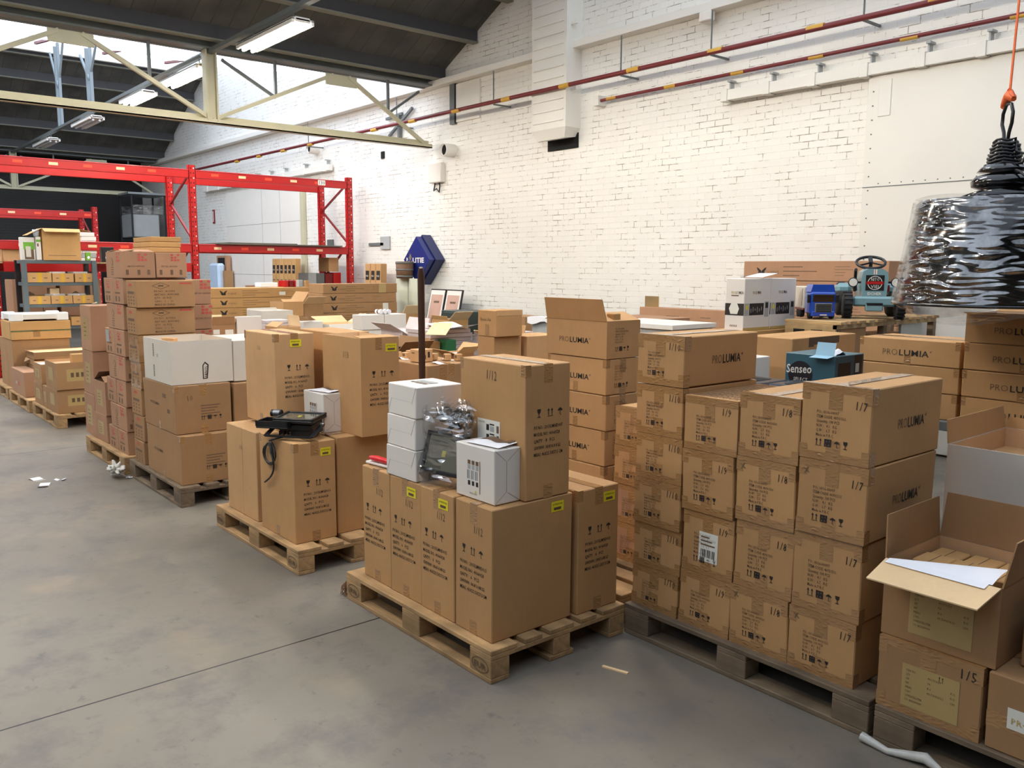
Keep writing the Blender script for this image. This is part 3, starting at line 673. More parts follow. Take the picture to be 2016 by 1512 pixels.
MARKS = ['P/I NO.: 2015LMND015', 'MODEL NO.: 41060028', 'QNTY:   6   PCS', 'GW/NW: 18.8/16.8KGS', 'MEAS: 46X25.5X57.5CM']
def tall_marks(F, u, v, s, lines=MARKS, m=INK, lw=None):
    F.glass(u+.0*s, v+.045, .036, m); F.up(u+.062, v+.045, .036, m); F.umbrella(u+.12, v+.045, .036, m)
    for i, t in enumerate(lines): F.text(t, u-.015, v-.005-.029*i, s, m, width=(lw or .19)*(1, .9, .72, .93, 1)[i], bold=.008)
def P_front(mark, u0=.035):
    def f(fc, w, d, h):
        F = fc['F']; tall_marks(F, u0+.015, .305, .022)
        F.text(mark, w*.5, .45, .05, INKL, sx=.62, rot=-.05)
    return f
def P_side(fc, w, d, h):
    tall_marks(fc['R'], .06, .32, .021, lw=.165)
yl_f = lambda w: [('yellow_label', 'F', w-.115, .5, .075, .046, 'yellow')]
# pallet 1: four in front, one turned, one behind
xs = [-2.638, -2.903, -3.168, -3.433]
nm = ['at its near corner', 'second from the near corner', 'third from the near corner', 'at its far end, without yellow sticker']
for i, x in enumerate(xs):
    stick = None if i == 3 else ([('yellow_label', 'R', .33, .505, .075, .046, 'yellow')] if i == 0 else yl_f(.262))
    carton('tall carton marked 1/12 on the nearest pallet, '+nm[i], 'tall cartons on the nearest pallet', x, 2.105+.003*i, .144, .262, .46, .575, KRAFT, P_front('1/12', .02 if i else .035), 'deep', stick)
carton('tall carton turned sideways at the right back of the nearest pallet', 'tall cartons on the nearest pallet', -2.625, 2.585, .144, .46, .262, .575, KRAFT, P_side, 'corner', [('yellow_label', 'R', .16, .5, .075, .046, 'yellow')])
carton('tall carton at the back left of the nearest pallet, behind white boxes', 'tall cartons on the nearest pallet', -3.09, 2.585, .144, .46, .262, .575, KRAFT)
def P_top(fc, w, d, h):
    tall_marks(fc['R'], .06, .31, .021, ['P/I NO.: 2015LMND007', 'MODEL NO.: 41060528', 'QNTY:   8   PCS', 'GW/NW: 18.8/16.8 KGS', 'MEAS: 46X25.5X57.5 CM'], lw=.165)
    fc['F'].text('1/12', .19, .5, .06, INKL, sx=.6, rot=-.05)
carton('tall carton standing on top of the nearest pallet load, with paper label', 'tall cartons on the nearest pallet', -2.64, 2.29, .72, .46, .255, .58, KRAFT, P_top, 'corner', [('paper_label', 'F', .13, .17, .16, .15, 'white icons')])
# white boxes on pallet 1
def tuck(fc, w, d, h):
    F = fc['F']
    for (u0, v0, u1, v1) in ((.002, 0, .035, h*.52), (w-.035, h*.45, w-.002, h-.004)):
        L = math.hypot(u1-u0, v1-v0); F.rect(u0, v0, u0+L, v0+.0018, INKL, .0006, rot=math.atan2(v1-v0, u1-u0))
    F.rect(.035, h*.5, w-.035, h*.5+.001, LABELG, .0006)
def tuck_top(fc, w, d, h):
    tuck(fc, w, d, h); T = fc['T']
    for k in range(4): T.rect(.05+.035*k, .09, .078+.035*k, .11, INKG); T.rect(.05+.035*k, .12, .078+.035*k, .17, LABELG)
for i, (z, lb) in enumerate(((.72, 'white box at the bottom of the stack of three on the nearest pallet'), (.868, 'white box in the middle of the stack of three on the nearest pallet'), (1.016, 'white box topmost of the stack of three, with printed lid'))):
    carton(lb, 'white boxes stacked in three', -3.205+.004*i, 2.11, z, .25, .255, .148, WHITE, tuck_top if i == 2 else tuck, rot=.02*(1-i), name='white_box')
def env(fc, w, d, h):
    F, Rr = fc['F'], fc['R']
    for k in range(3):
        u = .085+.028*k; F.rect(u, .15, u+.02, .168, INKG); F.rect(u, .128, u+.02, .148, LABELG); F.rect(u, .085, u+.016, .124, LABELG); F.rect(u-.003, .085, u, .124, INK); F.rect(u+.002, .058, u+.018, .078, INK)
    F.rect(.168, .03, .173, .172, INKG); F.text('PROLUMIA', .1, .02, .012, INKG, width=.05, rot=0); F.poly([(0, 0), (1, 0), (.5, .9)], .135, .03, .014, YEL)
    for (a, b_, c_, e_) in ((.004, .004, d*.42, h*.2), (.004, h-.004, d*.42, h*.78), (d-.004, .004, d*.5, h*.2), (d-.004, h-.004, d*.5, h*.78), (d*.46, h*.2, d*.46, h*.78)):
        L = math.hypot(c_-a, e_-b_); Rr.rect(a, b_, a+L, b_+.0013, INKG, .0006, rot=math.atan2(e_-b_, c_-a))
carton('white box with small pictures at the near edge, leaflet on its top', 'small white boxes with pictures', -2.677, 2.149, .72, .27, .145, .236, WHITE, env, name='white_box')
carton('white box with small pictures beside the floodlight on the second pallet', 'small white boxes with pictures', -4.527, 2.34, .72, .26, .155, .236, WHITE, env, name='white_box')
def leaflet(lb, x, y, z, rz, w=.2, d=.12):
    b = MB(); fn = lambda u, v: ((u-.5)*w, (v-.5)*d, .004+.012*math.sin(u*5.3)**2*v)
    b.grid(fn, 10, 4, WHITEW); fn2 = lambda u, v: ((u-.5)*w*.9, (v*.35+.12)*d, .0065+.012*math.sin((u*.9+.05)*5.3)**2*(v*.35+.62)); b.grid(fn2, 8, 2, INKG)
    o = b.build('leaflet', None, (x, y, z), rz); return tag(o, lb, 'leaflet')
leaflet('folded printed leaflet lying on the near white picture box', -2.79, 2.225, .957, .1)
leaflet('folded printed leaflet on the white box beside the floodlight', -4.64, 2.415, .957, .2)
# red handled tool
t = thing('hand_tool', 'red handled tool with white blade on the nearest pallet load', 'tool', (-3.56, 2.17, .722), .12)
b = MB(); b.tube([(-.12, 0, .035), (-.07, 0, .038), (.0, 0, .036), (.1, 0, .034)], [.014, .019, .017, .016], mat('tool_red', (214, 30, 40), .35, var=.02), 10, Matrix.Scale(.8, 4, (0, 0, 1))); b.build('handle', t)
b = MB(); b.box(-.14, -.02, .0, .1, .02, .012, WHITE, .003); b.build('blade', t)
b = MB(); b.grid(lambda u, v: (-.1+.22*u, -.05+.16*v, .002+.004*math.sin(u*7)), 6, 3, WHITEW); tag(b.build('paper_sheet', None, (-3.6, 2.27, .72)), 'crumpled white sheet under the red handled tool', 'paper')

# pallet 2
B2 = 'tall cartons on the second pallet'
carton('tall carton at the near corner of the second pallet, under the floodlight', B2, -4.339, 2.049, .144, .46, .26, .578, KRAFT, lambda fc, w, d, h: tall_marks(fc['R'], .07, .28, .02, lw=.17), 'corner', [('yellow_label', 'R', .165, .49, .065, .046, 'yellow')])
carton('tall carton at the far end of the second pallet with a split seam', B2, -4.885, 2.062, .144, .46, .26, .56, KRAFTL, lambda fc, w, d, h: (fc['F'].text('1/13', .2, .42, .04, INKG, sx=.6), fc['F'].rect(.245, 0, .247, h, INKG)), None)
carton('tall carton behind the floodlight carton on the second pallet', B2, -4.365, 2.33, .144, .255, .46, .578, KRAFT, None, 'deep')
carton('tall carton in the middle back of the second pallet', B2, -4.635, 2.33, .144, .255, .46, .578, KRAFT)
carton('tall carton at the back far corner of the second pallet', B2, -4.9, 2.33, .144, .46, .46, .578, KRAFT)
carton('upper tall carton marked 1/13 with yellow sticker, left on the second pallet', B2, -4.867, 2.2, .722, .46, .262, .573, KRAFTL, lambda fc, w, d, h: (tall_marks(fc['R'], .075, .3, .021, ['P/I NO.: 2015LMND015', 'MODEL NO.: 41060027', 'QNTY:   6   PCS', 'GW/NW: 18.8/16.8', 'MEAS: 46X25.5X57.5CM'], lw=.165), fc['F'].text('1/13', .2, .46, .04, INKG, sx=.6)), 'corner', [('yellow_label', 'R', .1, .49, .075, .046, 'yellow')])
carton('tall carton standing behind the two upper ones on the second pallet', B2, -4.75, 2.55, .722, .5, .24, .573, KRAFT)
open_carton('opened tall carton marked 1/13, right of the two upper ones', B2, -4.275, 2.45, .722, .46, .256, .573, [('R', -86, .1)], KRAFT,
            prints=lambda fc, w, d, h: (tall_marks(fc['R'], .07, .3, .021, lw=.17), fc['F'].text('1/13', .25, .45, .055, INKL, sx=.6), fc['R'].rect(.1, h-.07, .14, h, TAPE), fc['R'].rect(.165, .49, .24, .536, YEL, .001), fc['R'].text('ATTENTION!', .172, .519, .012, INK, width=.06, off=.0018), fc['R'].rect(.178, .498, .228, .51, INKL, .0018)), fill=.93, fillm=WHITE)
# floodlight fixtures on pallet 2
def floodlight(label, loc, rz, tilt, s=.27, film=False):
    t = thing('floodlight', label, 'floodlight', loc, rz); Mx = Matrix.Rotation(tilt, 4, 'X')
    b = MB(); b.box(-s/2, -s*.4, .0, s/2, s*.4, .022, BLACK, .006, Mx); b.box(-s*.42, -s*.34, -.05, s*.42, s*.34, .0, BLACK, .012, Mx)
    for k in range(9): b.box(-s*.4+k*s*.1, -s*.3, -.075, -s*.4+k*s*.1+.006, s*.3, -.05, BLACK, 0, Mx)
    b.build('housing', t)
    g = MB(); g.box(-s*.42, -s*.32, .021, s*.42, s*.32, .0235, mat('lamp_glass', (150, 150, 135), .08, metal=.6, var=.04, coat=.5), 0, Mx); g.build('glass', t)
    y = MB(); y.box(-.01, -.014, .0236, .01, .014, .025, mat('led_yellow', (200, 190, 60), .4, var=0), 0, Mx); y.build('led_chip', t)
    f = MB(); f.box(-s*.5, -s*.4, .02, s*.5, -s*.33, .03, BLACK, .002, Mx); f.box(-s*.5, s*.33, .02, s*.5, s*.4, .03, BLACK, .002, Mx); f.box(-s*.5, -s*.4, .02, -s*.43, s*.4, .03, BLACK, .002, Mx); f.box(s*.43, -s*.4, .02, s*.5, s*.4, .03, BLACK, .002, Mx); f.build('front_frame', t)
    k = MB(); k.bar((-s*.56, 0, -.02), (-s*.56, -s*.62, -.06), .006, .028, BLACK, (1, 0, 0)); k.bar((s*.56, 0, -.02), (s*.56, -s*.62, -.06), .006, .028, BLACK, (1, 0, 0)); k.bar((-s*.56, -s*.62, -.06), (s*.56, -s*.62, -.06), .028, .006, BLACK)
    k.v = [Mx @ v for v in k.v]; k.build('bracket', t)
    c = MB(); c.tube([(-s*.6, 0, -.02), (-s*.5, 0, -.02)], .012, STEEL, 10); c.tube([(s*.5, 0, -.02), (s*.6, 0, -.02)], .012, STEEL, 10); c.v = [Mx @ v for v in c.v]; c.build('bracket_bolt', t)
    return t
fl = floodlight('black floodlight lying face up on the near carton, cable hanging down', (-4.555, 2.2, .812), R(38), R(3), .25)
b = MB(); b.box(-.07, -.055, -.075, .07, .055, -.012, BLACK, .012); b.tube([(-.085, -.03, -.05), (-.068, -.03, -.05)], .012, STEEL, 10); b.build('driver_box', fl, (.04, -.02, -.012))
b = MB(); b.box(-.1, -.07, -.012, .1, .07, .0, BLACK, .004); b.box(-.1, -.07, 0, -.092, .07, .03, BLACK); b.box(.092, -.07, 0, .1, .07, .03, BLACK); b.box(-.1, -.07, 0, .1, -.062, .03, BLACK); b.box(-.1, .062, 0, .1, .07, .03, BLACK); b.build('tray_bracket', fl, (-.115, -.06, -.02))
b = MB(); b.tube([(-.035, 0, 0), (.03, 0, 0)], .022, BLACK, 14); b.tube([(-.018, 0, 0), (.022, 0, 0)], .0235, STEEL, 14); b.build('sensor', fl, (-.16, .03, .03))
pts = []
for k in range(61):
    a = k/60
    if a < .15: p = (-4.49-.35*a, 2.1-.45*a, .745-.15*a)
    elif a < .75:
        q = (a-.15)/.6*math.pi*4.2; rr = .05+.02*math.sin(q*.7); p = (-4.62+rr*1.25*math.sin(q)-.02*(a-.15), 2.036-.004*math.sin(q*.5), .64+.062*math.cos(q)-.05*(a-.15))
    else:
        q = (a-.75)/.25; p = (-4.6+.06*math.sin(q*2.6)-.13*q*q, 2.034, .63-.19*q)
    pts.append(p)
b = MB(); b.tube([Vector(p)-Vector((-4.555, 2.2, .812)) for p in pts], .0055, BLACK, 7); b.v = [Matrix.Rotation(-R(38), 3, 'Z') @ v for v in b.v]; b.build('cable', fl)
# bagged floodlight on pallet 1
f2 = floodlight('black floodlight in a clear plastic bag leaning between white boxes', (-3.08, 2.2, .862), R(12), R(72), .24)
bag = MB(); FILM2 = FILM
def bagf(u, v):
    an = 2*math.pi*u; r_ = (.16-.035*v)*(1+.12*math.sin(5*an+7*v)+.06*math.sin(11*an-9*v)); y_ = .055*(1+.3*math.sin(3*an+2))
    return (r_*math.cos(an), y_*math.sin(an)+.015*math.sin(9*v+an), -.13+.34*v+.012*math.sin(4*an))
bag.grid(bagf, 40, 14, FILM); 
for k in range(7):
    a0 = k*.9; bag.grid(lambda u, v, a0=a0: ((-.06+.19*u)+.02*math.sin(9*v+a0), .03*math.sin(6*u+a0), .16+.06*v+.04*math.sin(5*u+a0)*v), 8, 3, FILM)
bag.build('plastic_bag', f2)
w = MB(); rr = random.Random(3)
for k in range(7):
    x0, z0 = rr.uniform(-.08, .02), rr.uniform(.1, .2)
    w.grid(lambda u, v, x0=x0, z0=z0, k=k: (x0+.13*u, .01+.02*math.sin(5*u+k), z0+.022*v+.035*math.sin(4*u+k)), 8, 2, BLACK if k % 2 else mat('wrap_grey', (120, 124, 132), .2, metal=.4, var=.2, scale=30))
w.build('folded_cord', f2)

# pallet 3: weathered pallet with big cartons, white open box
def big(hand, h1=.25):
    def f(fc, w, d, h):
        fc['F'].logo(w*.22, h*.5, .03, .2, INKL, INKL); Rr = fc['R']
        if hand: Rr.text('10', d*.2, h*.68, .055, INKG, sx=.9, rot=.05); fc['F'].rect(w*.62, h*.7, w*.62+.08, h*.7+.03, INKG); fc['F'].rect(w*.75, h*.4, w*.75+.06, h*.4+.03, INKG)
        for k in range(5): Rr.rect(d*.45, h*.55-.02*k, d*.45+(.14-.02*(k % 3)), h*.55-.02*k+.007, INKG)
        Rr.up(d*.45, h*.27, .03); Rr.code(d*.45+.045, h*.27, .033); Rr.umbrella(d*.45+.09, h*.27, .028); Rr.glass(d*.45+.13, h*.27, .028)
    return f
G3 = 'big cartons on the weathered pallet'
carton('big brown carton on the weathered pallet, below the one with 10 written on it', G3, -6.05, 2.0, .144, .74, .4, .357, KRAFTD, big(0), 'corner')
carton('big brown carton with 10 handwritten on its side, under the white open box', G3, -6.12, 2.0, .502, .69, .41, .352, KRAFTD, big(1), 'corner')
carton('brown carton behind the one with 10 handwritten on it', G3, -6.12, 2.43, .502, .69, .34, .34, KRAFTD)
carton('brown carton at the back of the weathered pallet, lowest layer', G3, -6.05, 2.42, .144, .74, .35, .357, KRAFTD)
def wb(fc, w, d, h):
    F, Rr = fc['F'], fc['R']
    F.rect(w*.36, h*.58, w*.4, h*.88, INKL); F.rect(w*.36, h*.1, w*.4, h*.38, INKL)
    for k in range(7): F.rect(w*.37, h*(.6+.04*k), w*.39, h*(.615+.04*k), WHITE, .001); F.rect(w*.37, h*(.12+.036*k), w*.39, h*(.132+.036*k), WHITE, .001)
    F.rect(w*.5, h*.58, w*.56, h*.66, LABELG)
    Rr.poly([(0, 0), (1, .05), (1.3, 2.9), (.55, 3.6), (0, 2.9)], d*.5, h*.1, .035, INK); Rr.poly([(.2, .2), (.8, .23), (1.02, 2.8), (.53, 3.25), (.2, 2.8)], d*.5, h*.1, .035, OFFW, off=.0019)
    Rr.text('ARNOL', d*.5+.03, h*.13, .026, INKL, rot=R(88), width=.085, bold=.03, off=.0024)
open_carton('white open-topped box on the weathered pallet with a small brown box inside', G3, -6.164, 2.0, .856, .6, .45, .314, [], OFFW, OFFW, wb, fill=.62, fillm=KRAFTIN, name='open_white_box')
carton('small brown printed box sticking up inside the white open box', None, -6.47, 2.13, 1.056, .12, .05, .115, KRAFTL, lambda fc, w, d, h: fc['F'].poly([(.5, 0), (1, .7), (.75, 1), (.5, .8), (.25, 1), (0, .7)], .035, .03, .05, INKG), rot=.5)
carton('plain off-white carton behind the white open box', G3, -6.175, 2.46, .846, .6, .34, .31, OFFW)
# narrow column with diamonds
def dia(fc, w, d, h):
    Rr, F = fc['R'], fc['F']
    if d > .3:
        cx, cy = d*.42, h*.8
        for k, m_ in ((1, INKL), (.86, KRAFTD)): Rr.poly([(-.07, 0), (0, -.026), (.07, 0), (0, .026)], cx, cy, k, m_, off=.0008 if k == 1 else .0011)
        Rr.rect(cx-.02, cy-.005, cx+.02, cy+.006, INKL, .0015)
        for i, t_ in enumerate(('P/I NO.: A10350', 'ART NO.: 40991405', 'QTY.  10  PCS', 'C/NO.   1   /  10', 'MADE IN CHINA')): Rr.text(t_, d*.3, h*.57-.026*i, .021, INKL, width=(.16, .19, .13, .14, .155)[i], bold=.01)
        Rr.rect(d*.74, h*.86, d*.95, h*.92, INKR)
    F.rect(w*.3, h*.78, w*.6, h*.88, INKR); F.rect(w*.15, h*.5, w*.8, h*.6, INKG)
    for a in (.15, .42, .68):
        for k in range(3): F.rect(w*a, h*(.12+.12*k), w*(a+.12), h*(.18+.12*k), INKG)
lv = [.144, .33, .534, .75, .956, 1.169, 1.38, 1.592]
for i in range(7):
    jx = (-.0, .01, -.01, 0, -.012, -.02, .005)[i]
    carton('narrow carton with diamond mark, %s up the column behind the white open box' % ('topmost' if i == 6 else ORD[i]), 'narrow cartons with a diamond mark', -6.88+jx, 2.0, lv[i], .255, .45, lv[i+1]-lv[i]-.002, KRAFTD, dia, 'heavy' if i in (3, 4) else None)
def red(fc, w, d, h):
    F, Rr = fc['F'], fc['R']
    def stamp(Q, u, v, k):
        for a in range(3):
            for c in range(3):
                if (a+c) % 4 != 3: Q.rect(u+k*(.36*a), v+k*.3*c, u+k*(.36*a+.3), v+k*(.3*c+.22), INKR)
    if w > .35:
        F.poly([(-.04, 0), (0, -.035), (.04, 0), (0, .035)], w*.38, h*.62, 1, INKG); F.poly([(-.032, 0), (0, -.028), (.032, 0), (0, .028)], w*.38, h*.62, 1, KRAFTP, off=.0019)
        for k in range(4): F.rect(w*.3, h*(.12+.09*k), w*.46, h*(.15+.09*k), INKG)
        stamp(F, w*.66, h*.62, .09)
        Rr.text('ART NO. 40991405', .04, h*.42, .02, INKL, width=.13); stamp(Rr, .12, h*.66, .07)
        for a in (.1, .45, .75): Rr.rect(d*a, h*.12, d*a+.022, h*.32, INKG)
    else:
        stamp(F, w*.35, h*.6, .075); F.rect(w*.2, h*.4, w*.7, h*.46, INKG)
        for a in (.2, .5): F.rect(w*a, h*.1, w*a+.04, h*.3, INKG)
        Rr.text('ART NO. 40991405', d*.3, h*.42, .02, INKL, width=.14); stamp(Rr, d*.55, h*.62, .09)
lr = [.144, .34, .549, .764, .967, 1.185, 1.394, 1.605, 1.813]
nearx = [-7.325, -7.315, -7.3, -7.285, -7.26, -7.255, -7.22, -7.2]
RG = 'pinkish cartons with red stamps'
pos8 = ['lowest layer', 'second layer', 'third layer', 'fourth layer', 'fifth layer', 'sixth layer', 'seventh layer', 'top layer']
for i in range(8):
    z, h = lr[i], lr[i+1]-lr[i]-.002; x = nearx[i]
    if i % 2 == 0 and i < 7:
        carton('red-stamped carton, right one of the pair in the %s of the pinkish stack' % pos8[i], RG, x, 2.0, z, .27, .5, h, KRAFTP, red, name='cardboard_box')
        carton('red-stamped carton, left one of the pair in the %s of the pinkish stack' % pos8[i], RG, x-.276, 2.0, z, .27, .5, h, KRAFTP, red, stick=[('shipping_label', 'F', .02, h*.45, .1, .1, 'grey')] if i == 4 else None)
    elif i == 7:
        open_carton('red-stamped carton with its lid ajar, front of the top layer', RG, x, 2.0, z, .45, .252, h, [('B', -88, .12), ('F', -80, .1), ('L', -84, .15), ('R', -80, .12)], KRAFTP, prints=red)
        carton('red-stamped carton, behind the one with its lid ajar in the top layer', RG, x, 2.258, z, .45, .25, h, KRAFTP, red)
    else:
        carton('red-stamped carton, front one across the %s of the pinkish stack' % pos8[i], RG, x, 2.0, z, .46, .25, h, KRAFTP, red)
        carton('red-stamped carton, rear one across the %s of the pinkish stack' % pos8[i], RG, x, 2.255, z, .46, .25, h, KRAFTP, red)
for i in range(7):
    carton('red-stamped carton at the back right of the pinkish stack, %s' % pos8[i], RG, -7.25, 2.515, lv[i], .24, .2, lv[i+1]-lv[i]-.002, KRAFTP, red)
carton('plain carton filling the back of the pinkish stack', RG, -7.5, 2.515, .144, .6, .3, 1.44, KRAFTP)
t_ = None
for i, z in enumerate((1.605, 1.66, 1.715, 1.77)): pass
for i in range(3):
    carton('flat brown carton %s of the three lying on the pinkish stack' % ('lowest', 'in the middle', 'topmost')[i], 'flat cartons on the pinkish stack', -7.4-.012*i, 2.28+.01*i, 1.814+.044*i, .48, .25, .043, KRAFTY)
# leftmost columns of that pallet
def buff(fc, w, d, h): 
    fc['F'].rect(w*.25, h*.25, w*.72, h*.72, YELB)
    for k in range(4): fc['F'].rect(w*.32, h*(.32+.09*k), w*(.5+.04*(k % 3)), h*(.34+.09*k), INKG, .0012)
    if d > .3: fc['R'].rect(d*.45, h*.3, d*.8, h*.65, YELB)
GL = 'pinkish brown cartons with buff labels'
carton('buff-labelled carton, bottom of the low column left of the pinkish stack', GL, -7.93, 2.0, .144, .36, .45, .252, KRAFTP, buff)
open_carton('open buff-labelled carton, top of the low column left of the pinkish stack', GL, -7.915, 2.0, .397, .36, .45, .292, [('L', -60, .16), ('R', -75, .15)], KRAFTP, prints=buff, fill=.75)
for i, (z0, z1) in enumerate(((.144, .533), (.534, .932), (.933, 1.346))):
    carton('buff-labelled carton, %s of the tall column at the far end of the pinkish stack' % ('bottom', 'middle', 'top')[i], GL, -8.29+.01*i, 2.0, z0, .36, .45, z1-z0, KRAFTP, buff)
b = MB(); b.grid(lambda u, v: (.05*u-.025, .04*v-.02, .015*math.sin(3*u)*v+.01), 4, 4, YELB); tag(b.build('paper_scrap', None, (-8.5, 2.1, 1.347)), 'small yellowish scrap on the tall left column', 'paper')

# pallet 5
G5 = 'cartons on the pallet left of the tall stacks'
def lab(fc, w, d, h):
    fc['R'].rect(d*.2, h*.3, d*.7, h*.75, YELB); fc['F'].rect(w*.3, h*.3, w*.7, h*.8, YELB)
    for k in range(3): fc['R'].rect(d*(.28+.1*k), h*.45, d*(.34+.1*k), h*.62, INKL, .0012)
carton('carton at the near corner of the fifth pallet, under an open one', G5, -9.87, 2.02, .144, .47, .5, .255, KRAFTD, lab)
open_carton('open carton with grey label on the fifth pallet, small box inside', G5, -9.85, 2.02, .4, .5, .5, .285, [('L', 0, .02)], KRAFTD, prints=lab, fill=.9, fillm=KRAFTIN)
carton('small flap-topped brown box standing in the open carton on the fifth pallet', None, -9.9, 2.2, .657, .12, .24, .11, KRAFTY)
carton('buff-labelled carton in the middle of the fifth pallet, lower layer', G5, -10.345, 2.02, .144, .22, .5, .245, KRAFTD, buff)
carton('buff-labelled carton at the far end of the fifth pallet, lower layer', G5, -10.57, 2.02, .144, .42, .5, .245, KRAFTD, buff)
open_carton('open carton with white contents at the far end of the fifth pallet', G5, -10.56, 2.02, .39, .4, .42, .22, [], KRAFTD, prints=buff, fill=.93, fillm=WHITEW)
# pallet 6 and 7
carton('broad thin brown carton standing at the front of the sixth pallet', None, -11.36, 1.99, .144, .78, .17, .3, KRAFTP, lambda fc, w, d, h: (fc['F'].rect(.25, .12, .33, .15, LABELG), fc['F'].rect(.4, .11, .47, .16, INKR)))
GF = 'flat cartons stacked near the left edge'
for i in range(6):
    z = .144+.083*i
    if i < 5: carton('flat brown carton near the left edge, %s of the six' % ORD[i] if i else 'flat brown carton at the bottom of the six near the left edge', GF, -11.72-(.04, .02, .06, .03, .05)[i], 2.18, z, .42, .64, .078, KRAFTD, rot=(.02, -.03, .02, -.02, .03)[i])
    else: open_carton('flat open tray-like carton with white lining, topmost of the six', GF, -11.7, 2.17, z, .44, .66, .085, [('F', 75, .03)], KRAFTD, fill=.9, fillm=CREAM)
b = MB(); b.add([(0, 0, 0), (.2, -.05, -.03), (.16, .12, .03), (0, .12, .05)], [(0, 1, 2, 3)], KRAFTIN); b.add([(0, 0, -.003), (.2, -.05, -.033), (.16, .12, .027), (0, .12, .047)], [(3, 2, 1, 0)], KRAFTIN)
tag(b.build('cardboard_flap', None, (-12.17, 2.16, .545)), 'loose torn flap jutting from the stack of flat cartons', 'cardboard')
GT = 'tall cartons under the foam packed panel'
for i, x in enumerate((-12.19, -12.63)): carton('tall narrow carton under the foam packed panel, '+('right' if not i else 'left')+' of the two', GT, x, 2.03, .144, .43, .66, .625, KRAFTD, lambda fc, w, d, h: fc['F'].rect(.05, 0, .052, h, INKL))
carton('wide brown carton with a green rubbed seam under the foam packed panel', None, -12.17, 2.02, .77, .65, .69, .23, KRAFTY, lambda fc, w, d, h: (fc['R'].rect(0, .1, d, .118, mat('seam_green', (96, 100, 62), .8, var=.2, scale=60)), fc['F'].rect(w-.04, 0, w-.02, h, MATS['seam_green']), fc['R'].rect(.25, .03, .33, .12, TAPE)))
t = thing('foam_packed_panel', 'white flat panel with foam corner blocks on the green seamed carton', 'panel', (-12.5, 2.36, 1.002))
b = MB(); b.box(-.31, -.32, .02, .31, .32, .085, WHITE, .003); b.build('panel', t)
for sx in (-1, 1):
    for sy in (-1, 1): b = MB(); b.box(sx*.25-.07, sy*.26-.07, 0, sx*.25+.07, sy*.26+.07, .1, mat('foam', (240, 240, 236), .8, var=.02), .008); b.build('foam_corner', t)
b = MB(); b.tube([(-.03, -.02, 0), (-.03, -.02, .09)], .02, YEL, 8); b.tube([(-.1, 0, .5), (-.1, 0, .95), (-.04, 0, 1.02), (.06, 0, 1.0), (.09, 0, .9), (.09, 0, .5)], .02, mat('handle_yellow', (226, 186, 40), .4, var=.03), 8)
b.box(-.14, -.03, 0, .14, .03, .5, MATS['handle_yellow']); tag(b.build('pallet_truck_handle', None, (-13.5, 2.28, .0)), 'yellow looped handle of a trolley behind the left cartons', 'handle')
# ================================================================ SECOND ROW
def q_end(po, code, kg1, kg2, mark, mx=.62, faded=0, cross=0, qy='100'):
    def f(fc, w, d, h):
        F = fc['F']; m = INKL if not faded else INKG; s = h/.27; u = w*.23; v = h*.62
        for i, t_ in enumerate(('PO.: IO16-00097', 'ITEM CODE: %s' % code, 'Quantity: %s PCS' % qy, 'N.W :   %s   KG' % kg1, 'G.W :   %s   KG' % kg2, 'Made in P.R.C')):
            F.text(t_, u, v-.0165*s*i, .0155*s, m, width=(.088, .115, .092, .082, .082, .07)[i]*min(1, s), bold=.008)
        vi = v-.0165*s*6-.018*s
        F.up(u, vi, .027*s, INK); F.code(u+.034*s, vi, .03*s); F.umbrella(u+.07*s, vi, .027*s); F.glass(u+.102*s, vi, .027*s)
        F.text(mark, w*mx, h*.72, .045, INK, sx=.7, rot=-.06, res=1)
        if cross: F.text('x', w*.08, h*.8, .05, INKG, rot=.2)
        if d > .3: fc['R'].logo(d*.36, h*.42, .055, .21)
    return f
G9 = 'heavily taped cartons on the worn pallet'
cols = [('1/10', -2.31, .272, [.144, .338, .543, .753, .962, 1.188], '40931501', ('4.6', '6.7')), ('1/9', -2.035, .27, [.144, .39, .664, .933, 1.165], '40931503', ('1.6', '3.6')),
        ('1/8', -1.757, .274, [.144, .398, .68, .947, 1.21], '40931501', ('2.7', '5.3')), ('1/7', -1.475, .277, [.144, .396, .70, .99, 1.28], '40931511', ('4.1', '6.7'))]
